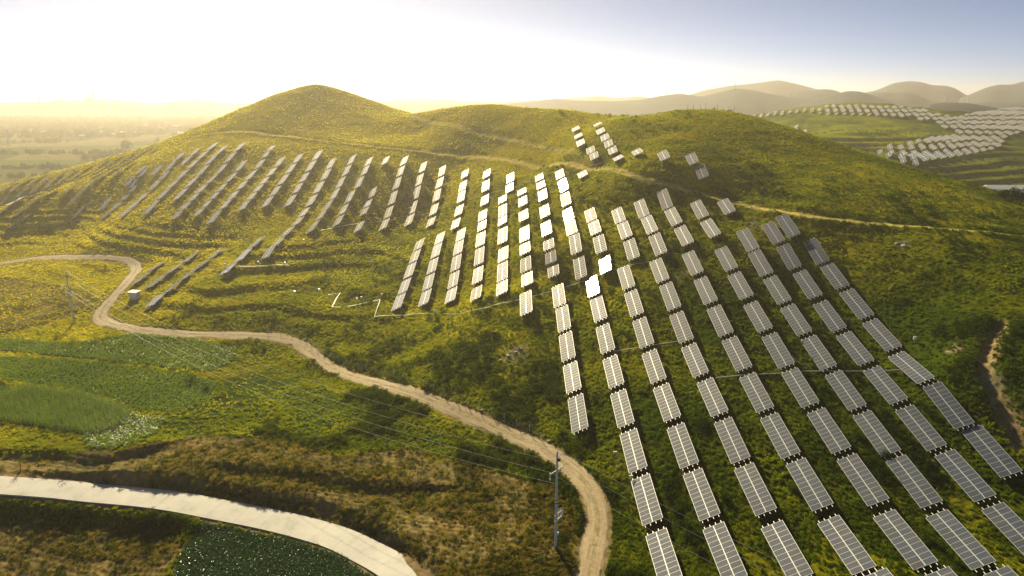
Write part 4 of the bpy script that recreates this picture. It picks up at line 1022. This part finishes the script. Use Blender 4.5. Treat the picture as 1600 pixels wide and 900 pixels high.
# ------------------------------------------------------------------ vegetation
def leaf_quads(P, D, Nn, L_, W_):
    """quads centred at P, along D, with normal Nn"""
    D = D / np.linalg.norm(D, axis=1, keepdims=True); S = np.cross(D, Nn); S /= np.linalg.norm(S, axis=1, keepdims=True) + 1e-9
    a = P - D * L_[:, None] / 2; b_ = P + D * L_[:, None] / 2; w = S * W_[:, None] / 2
    V_ = np.stack([a - w * 0.5, a + w * 0.5, b_ + w * 0.35, b_ - w * 0.35, ], 1)
    V_[:, 1] += 0; mid = P; return V_.reshape(-1, 3), np.arange(len(P) * 4).reshape(-1, 4)
def tuft(nb, rad, h, seed, droop=0.5, wid=0.03):
    r_ = np.random.default_rng(seed); V_ = []; Fq = []
    for k in range(nb):
        a = r_.uniform(0, 2 * math.pi); q = rad * math.sqrt(r_.random()) * 0.7; bx, by = q * math.cos(a), q * math.sin(a)
        hh_ = h * r_.uniform(0.55, 1.1); o_ = r_.uniform(0, 2 * math.pi); ox, oy = math.cos(o_), math.sin(o_); lean = r_.uniform(0.1, droop) * hh_
        px_, py_ = -oy * wid * r_.uniform(.7, 1.4), ox * wid * r_.uniform(.7, 1.4)
        pts = [(bx, by, -0.08, 1.0), (bx + ox * lean * 0.35, by + oy * lean * 0.35, hh_ * 0.6, 0.8), (bx + ox * lean, by + oy * lean, hh_, 0.15)]
        b0 = len(V_)
        for X_, Y_, Z_, w in pts: V_ += [(X_ - px_ * w, Y_ - py_ * w, Z_), (X_ + px_ * w, Y_ + py_ * w, Z_)]
        Fq += [(b0, b0 + 1, b0 + 3, b0 + 2), (b0 + 2, b0 + 3, b0 + 5, b0 + 4)]
    return np.array(V_), np.array(Fq)
def bush(nl, rx, rz, seed, ls=0.16):
    r_ = np.random.default_rng(seed); k = 7; cen = np.c_[r_.normal(0, rx * 0.45, k), r_.normal(0, rx * 0.45, k), r_.uniform(0.25, 0.75, k) * rz]
    c = cen[r_.integers(0, k, nl)]; d = r_.normal(size=(nl, 3)); d /= np.linalg.norm(d, axis=1, keepdims=True)
    P = c + d * (r_.random((nl, 1)) ** 0.4) * np.array([rx * 0.5, rx * 0.5, rz * 0.42]); P[:, 2] = np.maximum(P[:, 2], 0.03)
    D = d + r_.normal(0, .6, (nl, 3)); return leaf_quads(P, D, r_.normal(size=(nl, 3)), r_.uniform(.7, 1.4, nl) * ls, r_.uniform(.6, 1.2, nl) * ls)
def corn(seed):
    r_ = np.random.default_rng(seed); V_ = []; Fq = []
    for k in range(9):
        z0 = 0.15 + k * 0.15; a = k * math.pi + r_.normal(0, .5); ox, oy = math.cos(a), math.sin(a); L_ = r_.uniform(.5, .8); w = .05; b0 = len(V_)
        for f_, zz, ww in ((0, 0, .5), (.4, .28, 1), (.8, .3, .8), (1.0, .05, .1)):
            X_, Y_, Z_ = ox * L_ * f_, oy * L_ * f_, z0 + zz; V_ += [(X_ - oy * w * ww, Y_ + ox * w * ww, Z_), (X_ + oy * w * ww, Y_ - ox * w * ww, Z_)]
        for q in range(3): Fq.append((b0 + 2 * q, b0 + 2 * q + 1, b0 + 2 * q + 3, b0 + 2 * q + 2))
    b0 = len(V_); V_ += [(-.02, 0, -.1), (.02, 0, -.1), (.01, 0, 1.7), (-.01, 0, 1.7)]; Fq.append((b0, b0 + 1, b0 + 2, b0 + 3)); return np.array(V_), np.array(Fq)
def proto(name, VF, m, V2=None, m2=None):
    V_, Fq = VF; mi = np.zeros(len(Fq), int); ms = [m]
    if V2 is not None: Fq = np.r_[Fq, V2[1] + len(V_)]; V_ = np.r_[V_, V2[0]]; mi = np.r_[mi, np.ones(len(V2[1]), int)]; ms.append(m2)
    return bpy.data.objects.new(name, np_mesh(name, V_, Fq, ms, False, mi))
def instancer(name, P, scale, var, protos, label, cat):
    n_ = len(P); me_ = bpy.data.meshes.new(name); me_.vertices.add(n_); me_.vertices.foreach_set('co', np.asarray(P, np.float32).ravel())
    for nm, tp_, dt in (('scl', 'FLOAT', scale), ('rot', 'FLOAT', rng.uniform(0, 6.283, n_)), ('var', 'INT', var)):
        a = me_.attributes.new(nm, tp_, 'POINT'); a.data.foreach_set('value', np.asarray(dt, np.float32 if tp_ == 'FLOAT' else np.int32))
    o_ = link(bpy.data.objects.new(name, me_)); ng = bpy.data.node_groups.new(name, 'GeometryNodeTree')
    ng.interface.new_socket('Geometry', in_out='INPUT', socket_type='NodeSocketGeometry'); ng.interface.new_socket('Geometry', in_out='OUTPUT', socket_type='NodeSocketGeometry')
    N = ng.nodes; Lk = ng.links; gi = N.new('NodeGroupInput'); go = N.new('NodeGroupOutput'); jn = N.new('GeometryNodeJoinGeometry')
    def attr(nm, tp_):
        a = N.new('GeometryNodeInputNamedAttribute'); a.data_type = tp_; a.inputs['Name'].default_value = nm; return a.outputs[0]
    sc_ = attr('scl', 'FLOAT'); rt = attr('rot', 'FLOAT'); vr = attr('var', 'INT'); cx_ = N.new('ShaderNodeCombineXYZ'); Lk.new(rt, cx_.inputs[2])
    for k, p in enumerate(protos):
        cmp_ = N.new('FunctionNodeCompare'); cmp_.data_type = 'INT'; cmp_.operation = 'EQUAL'; Lk.new(vr, cmp_.inputs[2]); cmp_.inputs[3].default_value = k
        oi_ = N.new('GeometryNodeObjectInfo'); oi_.inputs['Object'].default_value = p; oi_.inputs['As Instance'].default_value = True
        ip = N.new('GeometryNodeInstanceOnPoints'); Lk.new(gi.outputs[0], ip.inputs['Points']); Lk.new(cmp_.outputs[0], ip.inputs['Selection']); Lk.new(oi_.outputs['Geometry'], ip.inputs['Instance'])
        Lk.new(cx_.outputs[0], ip.inputs['Rotation']); Lk.new(sc_, ip.inputs['Scale']); Lk.new(ip.outputs[0], jn.inputs[0])
    Lk.new(jn.outputs[0], go.inputs[0]); md_ = o_.modifiers.new('scatter', 'NODES'); md_.node_group = ng
    return tag(o_, label, cat, None, 'stuff')
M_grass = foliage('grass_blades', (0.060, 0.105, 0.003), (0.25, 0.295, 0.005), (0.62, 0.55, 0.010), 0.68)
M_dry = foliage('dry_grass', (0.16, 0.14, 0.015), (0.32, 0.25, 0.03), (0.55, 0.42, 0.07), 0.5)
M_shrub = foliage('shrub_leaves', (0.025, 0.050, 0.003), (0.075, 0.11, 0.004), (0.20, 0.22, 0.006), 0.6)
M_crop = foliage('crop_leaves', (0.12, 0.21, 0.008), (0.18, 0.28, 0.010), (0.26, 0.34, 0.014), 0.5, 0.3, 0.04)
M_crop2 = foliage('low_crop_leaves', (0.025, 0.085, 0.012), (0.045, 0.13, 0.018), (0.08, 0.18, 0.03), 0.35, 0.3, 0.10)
M_brown = foliage('brown_weeds', (0.19, 0.155, 0.03), (0.30, 0.245, 0.045), (0.42, 0.34, 0.07), 0.45, 0.3)
M_flower = simple('white_blossom', (0.8, 0.8, 0.74), 0.5, 0, 0.03)
g1 = proto('tuft_a', tuft(26, .45, .42, 1), M_grass); g2 = proto('tuft_b', tuft(34, .6, .55, 2, .8, .035), M_grass); g3 = proto('tuft_c', tuft(18, .3, .65, 3, .4, .022), M_dry)
s1 = proto('shrub_a', bush(150, .75, .85, 4, .15), M_shrub); s2 = proto('shrub_b', bush(110, .55, .5, 5, .13), M_shrub); s3 = proto('weeds', bush(80, .6, .4, 6, .12), M_grass)
def inany(X_, Y_, polys):
    r_ = np.zeros(len(X_), bool)
    for P in polys: r_ |= in_poly(X_, Y_, P)
    return r_
N_ = 430000
lr = rng.uniform(math.log(66), math.log(600), N_); aa = rng.uniform(R(-44), R(44), N_); rad_ = np.exp(lr)
keep = rng.random(N_) < np.clip(1.25 - rad_ / 650, 0.25, 1); rad_, aa = rad_[keep], aa[keep]
X_, Y_ = rad_ * np.sin(aa), rad_ * np.cos(aa)
d1_, _ = poly_dist(X_, Y_, DIRT); d2_, _ = poly_dist(X_, Y_, CONC); d3_, _ = poly_dist(X_, Y_, RIDGE); d4_, _ = poly_dist(X_, Y_, GULLY)
soil = inany(X_, Y_, SOIL); scrub = inany(X_, Y_, SCRUB); crops = inany(X_, Y_, [FIELDS[k] for k in FIELDS]); lush = inany(X_, Y_, LUSH)
cl = fbm(X_, Y_, 7, 3, 101) + 0.6 * fbm(X_, Y_, 28, 2, 102)
ok = (d1_ > 2.3) & (d2_ > 3.3) & (d3_ > 1.5) & (d4_ > 1.0) & ~crops & ~(soil & (rng.random(len(X_)) > 0.20 + 0.4 * (cl > 0.3)))
ok &= rng.random(len(X_)) < np.clip(0.72 + 0.9 * cl, 0.15, 1)
X_, Y_, soil, scrub, lush, cl, rad_, d1_ = (q[ok] for q in (X_, Y_, soil, scrub, lush, cl, rad_, d1_))
Z_ = H(X_, Y_)
dryness = fbm(X_, Y_, 45, 3, 103) + 0.5 * fbm(X_, Y_, 9, 2, 104)
rv = rng.random(len(X_)); var = np.where(rv < 0.5, 0, 1); var = np.where(rv > 0.96 - 0.14 * np.clip(dryness, 0, 1), 2, var)
shr = (cl > 0.30) & (rng.random(len(X_)) < np.where(lush, 0.8, 0.5 * np.clip(1.35 - (rad_ - 110) / 200, 0.12, 1) * np.clip(1 + (X_ + 40) / 200, .35, 1))); leafy = rng.random(len(X_))
steepdark = shr
slope_up = np.clip(rad_ / 320, 0.25, 1.7)
brown = soil | (scrub & (rng.random(len(X_)) < 0.5))
gsel = ~shr & ~brown
instancer('grass', np.c_[X_, Y_, Z_][gsel], (rng.uniform(.5, 1.15, len(X_)) * (0.72 + 0.14 * slope_up))[gsel], var[gsel], [g1, g2, g3], 'wild grass tufts covering the slopes', 'grass')
near_table = np.zeros(len(X_), bool)
for a, b_, c_ in SPOTS: near_table |= (np.abs(X_ - a - 0.6) < 3.0) & (np.abs(Y_ - b_) < 6.8)
ssel = shr & ~brown & ~near_table
instancer('shrubs', np.c_[X_, Y_, Z_][ssel], (rng.uniform(.5, 1.3, len(X_)) * (0.8 + 0.3 * slope_up))[ssel], np.where(lush[ssel], rng.integers(0, 2, ssel.sum()), rng.choice([0, 1, 0, 1, 2], ssel.sum())), [s1, s2, s3], 'dark low shrubs and weeds on the slopes', 'shrubs')
b1 = proto('brown_weed', bush(70, .55, .45, 8, .11), M_brown); b2 = proto('dry_tuft', tuft(22, .4, .45, 9), M_dry)
instancer('brown_weeds', np.c_[X_, Y_, Z_][brown], (rng.uniform(.4, 1.25, len(X_)))[brown], rng.choice([0, 0, 1, 2], brown.sum()), [b1, b2, s2], 'dry brown weeds on the bare terraces', 'weeds')
# crops in their fields
def rows_in(P, dx, dy, ang, jit_=0.12):
    c, s_ = math.cos(ang), math.sin(ang); lo, hi = P.min(0), P.max(0); R_ = max(hi - lo) * 0.75; m = (lo + hi) / 2
    a, b_ = np.meshgrid(np.arange(-R_, R_, dx), np.arange(-R_, R_, dy)); a = a.ravel() + rng.normal(0, jit_, a.size); b_ = b_.ravel() + rng.normal(0, jit_, b_.size)
    X_ = m[0] + a * c - b_ * s_; Y_ = m[1] + a * s_ + b_ * c; k = in_poly(X_ + 0.5 * vnoise(X_, Y_, 4, 7), Y_ + 0.5 * vnoise(X_, Y_, 4, 8), P); return X_[k], Y_[k]
c1 = proto('maize_a', corn(1), M_crop); c2 = proto('maize_b', corn(2), M_crop)
fl = lambda seed: (lambda V_, F_: (V_, F_))(*leaf_quads(np.c_[np.random.default_rng(seed).normal(0, .18, (5, 2)), np.full(5, .62)], np.random.default_rng(seed).normal(size=(5, 3)), np.array([[0, 0, 1.]] * 5) + .2, np.full(5, .15), np.full(5, .17)))
p1 = proto('leafy_plant_a', bush(60, .42, .55, 11, .17), M_crop); p2 = proto('leafy_plant_b', bush(50, .4, .5, 12, .17), M_crop, fl(3), M_flower)
q1_ = proto('greens_a', bush(46, .40, .32, 13, .17), M_crop2); q2_ = proto('greens_b', bush(40, .35, .38, 14, .15), M_crop2)
X_, Y_ = rows_in(FIELDS['corn'], 0.45, 0.85, 0.3, .16); instancer('maize', np.c_[X_, Y_, H(X_, Y_)], rng.uniform(.6, 1.25, len(X_)), rng.integers(0, 2, len(X_)), [c1, c2], 'dense bright green maize field on the left', 'crop')
X_, Y_ = rows_in(FIELDS['leaf_up'], 0.75, 0.8, 0.1); instancer('leafy_crop', np.c_[X_, Y_, H(X_, Y_)], rng.uniform(.7, 1.2, len(X_)), (rng.random(len(X_)) < 0.12).astype(int), [p1, p2], 'leafy crop with pale flowers below the dirt path', 'crop')
X_, Y_ = rows_in(FIELDS['leaf_mid'], 0.7, 0.95, 0.2); instancer('low_crop', np.c_[X_, Y_, H(X_, Y_)], rng.uniform(.65, 1.1, len(X_)), rng.integers(0, 2, len(X_)) * 0, [p1], 'low green crop in the middle left field', 'crop')
X_, Y_ = rows_in(FIELDS['flower'], 0.5, 0.5, 0.1, .2); instancer('flowering_weeds', np.c_[X_, Y_, H(X_, Y_)], rng.uniform(.7, 1.3, len(X_)), (rng.random(len(X_)) < 0.4).astype(int), [p1, p2], 'patch of white flowering plants below the maize', 'crop')
X_, Y_ = rows_in(FIELDS['greens'], 0.36, 0.42, 0.5, .08); instancer('greens', np.c_[X_, Y_, H(X_, Y_)], rng.uniform(.7, 1.15, len(X_)), rng.integers(0, 2, len(X_)), [q1_, q2_], 'dark green vegetable plot beside the concrete road', 'crop')
# woods, hedges and scattered trees on the plain: one mass
M_wood = foliage('tree_leaves', (0.02, 0.040, 0.010), (0.035, 0.06, 0.013), (0.06, 0.085, 0.02), 0.25)
w1 = proto('crown_a', bush(260, 4.2, 7.5, 21, 1.2), M_wood); w2 = proto('crown_b', bush(220, 3.2, 5.5, 22, 1.0), M_wood)
X_ = []; Y_ = []
for (u0, u1, v0, v1, n_) in ((-40, 380, 183, 186, 1500), (-40, 360, 187, 199, 1700), (-20, 340, 200, 216, 900), (-20, 300, 222, 224, 90), (0, 250, 240, 242, 90), (130, 235, 239, 252, 120), (0, 200, 262, 265, 60), (0, 140, 275, 279, 40), (330, 420, 172, 178, 250), (640, 900, 163, 168, 250)):
    uu = rng.uniform(u0, u1, n_); vv = rng.uniform(v0, v1, n_)
    for a, b_ in zip(uu, vv):
        r_ = ray(a, b_); k = (PLAIN - CAMZ) / r_[2]; X_.append(r_[0] * k); Y_.append(r_[1] * k)
X_ = np.array(X_); Y_ = np.array(Y_); k = (Y_ > 560) | (Hq(X_, Y_) < PLAIN + 2.0); k &= vnoise(X_, Y_, 160, 31) > -0.55; X_, Y_ = X_[k], Y_[k]
instancer('woodland', np.c_[X_, Y_, np.full(len(X_), PLAIN)], rng.uniform(.6, 1.35, len(X_)) * np.clip(Y_ / 1500, .55, 1.5), rng.integers(0, 2, len(X_)), [w1, w2], 'belts of trees across the hazy plain', 'woodland')
# the far right hill: hedges on its ledges
M_bark = simple('bark', (0.10, 0.075, 0.05), 0.9, 0, 0.2)
X_ = rng.uniform(190, 560, 5200); Y_ = rng.uniform(400, 820, 5200); k = (vnoise(X_, Y_ * 3.2, 60, 44) > 0.25) & (Hq(X_, Y_) < PLAIN + 44) & ~((X_ > 270) & (Y_ < 480))
for a, b_, c_ in SPOTS: k &= True
X_, Y_ = X_[k], Y_[k]; instancer('hillside_bushes', np.c_[X_, Y_, Hq(X_, Y_)], rng.uniform(.8, 2.0, len(X_)), rng.integers(0, 2, len(X_)), [s1, s2], 'dark bushes in bands on the hills beyond the ridge', 'bushes')
def tree(name, p, h, w, label, group=None, seed=1, ls=0.35, nl=420, m_=None):
    r_ = np.random.default_rng(seed); t = empty(name, p); tag(t, label, 'tree', group); m = MB(); top = Vector((r_.normal(0, .04) * h, r_.normal(0, .04) * h, h * 0.6))
    m.tube([(0, 0, -0.3), tuple(top * 0.5), tuple(top)], h * 0.03, 7, 0, h * 0.012)
    for k in range(5):
        a = r_.uniform(0, 6.28); z0 = r_.uniform(.3, .55); m.tube([tuple(top * (z0 / .6)), (math.cos(a) * w * .35, math.sin(a) * w * .35, h * (z0 + .22))], h * 0.012, 5, 0, h * 0.005)
    m.build('trunk', M_bark, t); V_, F_ = bush(nl, w * 0.62, h * 0.85, seed + 50, ls); V_[:, 2] += h * 0.16
    link(bpy.data.objects.new('crown', np_mesh('crown', V_, F_, [m_ or M_wood])), t); return t
for k, (u_, v_, h_, w_) in enumerate(((1568,311,3,2.4),(1580,315,4.5,3.6),(1592,319,5,4),(1577,291.5,2.6,2))):
    p = gp([(u_, v_)], 0, Hq)[0]; tree('tree', Vector((p[0], p[1], float(Hq(p[0], p[1])))), h_, w_, 'dark bushy tree by the white valley sheds, %s from left' % ORD[sorted([1568,1580,1592,1577]).index(u_)], 'trees by the valley sheds', 200 + k, .5, 500)
p, q = plain_at(197, 238); tree('tree', p, 16, 14, 'lone round tree in the hazy fields left of the hill', None, 300, 1.2, 700)
for k, (u_, v_, h_, w_) in enumerate(((1323,822,0.1,0),)): pass
SAP = [(587,724),(596,726),(606,741),(640,741),(657,748),(715,745),(630,731),(660,731),(575,704),(590,701),(605,701),(625,700),(563,708),(735,738),(250,726),(300,730),(345,735),(395,738),(440,742),(60,728),(105,735),(32,733),(480,706),(520,716)]
for k, (u_, v_) in enumerate(SAP):
    p = ground_at(u_, v_); t = tree('young_tree', p, rng.uniform(1.6, 2.6), rng.uniform(.8, 1.3), 'slender young leafy tree planted on the bare brown terraces', 'young trees on the brown terraces', 400 + k, .16, 110, M_shrub)
BSH = [(175,526,3.0,'round dark bush beside the sharp bend of the path'),(150,533,3.4,'wide dark bush at the upper edge of the crop field'),(118,536,2.6,'dark bush just below the slim pole'),(300,598,2.5,'dark bush at the right corner of the low crop'),(322,612,2.2,'dark bush on the bank right of the low crop'),
       (345,618,2.4,'dark bush beside the pale grass strip'),(778,694,2.0,'dark round bush on the verge below the path'),(900,696,3.2,'large dark bush above the bend of the path'),(1365,781,1.8,'grey green bush between the second and third near rows'),(1025,780,1.6,'small grey bush beside the leftmost long row'),
       (1133,782,1.9,'pale bush in the gap between near table rows'),(1420,694,1.9,'green bush touching a near solar table'),(1382,716,2.0,'green bush growing up between two near tables'),(1238,765,1.7,'little tree pushing past the edge of a near table'),(490,567,2.0,'dark bush at the outer side of the path'),(545,515,2.2,'dark bush on the slope above the path'),(412,545,1.8,'low dark bush below the straight stretch of path'),(1010,770,1.3,'leafy bush near the short white capped post')]
for k, (u_, v_, w_, lab) in enumerate(BSH):
    p = ground_at(u_, v_); t = empty('bush', p); tag(t, lab, 'bush', 'single bushes'); V_, F_ = bush(420, w_ * 0.62, w_ * 0.75, 500 + k, .2)
    link(bpy.data.objects.new('foliage', np_mesh('foliage', V_, F_, [M_shrub])), t)
    m = MB(); m.tube([(0, 0, -0.3), (0.1, 0, w_ * .3)], .05, 6, 0, .02); m.build('stem', M_bark, t)
M_rock = simple('pale_rock', (0.42, 0.38, 0.31), 0.9, 0, 0.2, 1.0)
for k, (u_, v_, s_, lab) in enumerate([(770,570,.35,'pale rock at the left end of the rocky patch'),(782,564,.4,'second pale rock of the rocky patch'),(795,557,.5,'broad pale rock in the rocky patch'),(806,551,.45,'highest pale rock of the rocky patch'),(814,546,.3,'small rock on top of the rocky patch'),
                                      (1402,380,.6,'left grey rock high on the right slope'),(1412,384,.7,'right grey rock high on the right slope'),(753,642,.35,'small pale rock on the verge above the path'),(858,690,.3,'pale stone just above the path near the tall pole')]):
    p = ground_at(u_, v_); bm = bmesh.new(); bmesh.ops.create_icosphere(bm, subdivisions=3, radius=1.0); r_ = np.random.default_rng(600 + k)
    for v__ in bm.verts:
        c_ = v__.co; f_ = 1 + .28 * float(vnoise(np.array([c_.x * 2 + k * 9]), np.array([c_.y * 2 + c_.z * 3]), 1.0, 5)[0]); v__.co = Vector((c_.x * 1.3 * f_, c_.y * f_, c_.z * .55 * f_)) * s_
    me_ = bpy.data.meshes.new('rock'); bm.to_mesh(me_); bm.free(); me_.materials.append(M_rock); o_ = link(bpy.data.objects.new('rock', me_)); o_.location = p + Vector((0, 0, .15)); o_.rotation_euler.z = r_.uniform(0, 6); tag(o_, lab, 'rock', 'pale rocks on the slope')
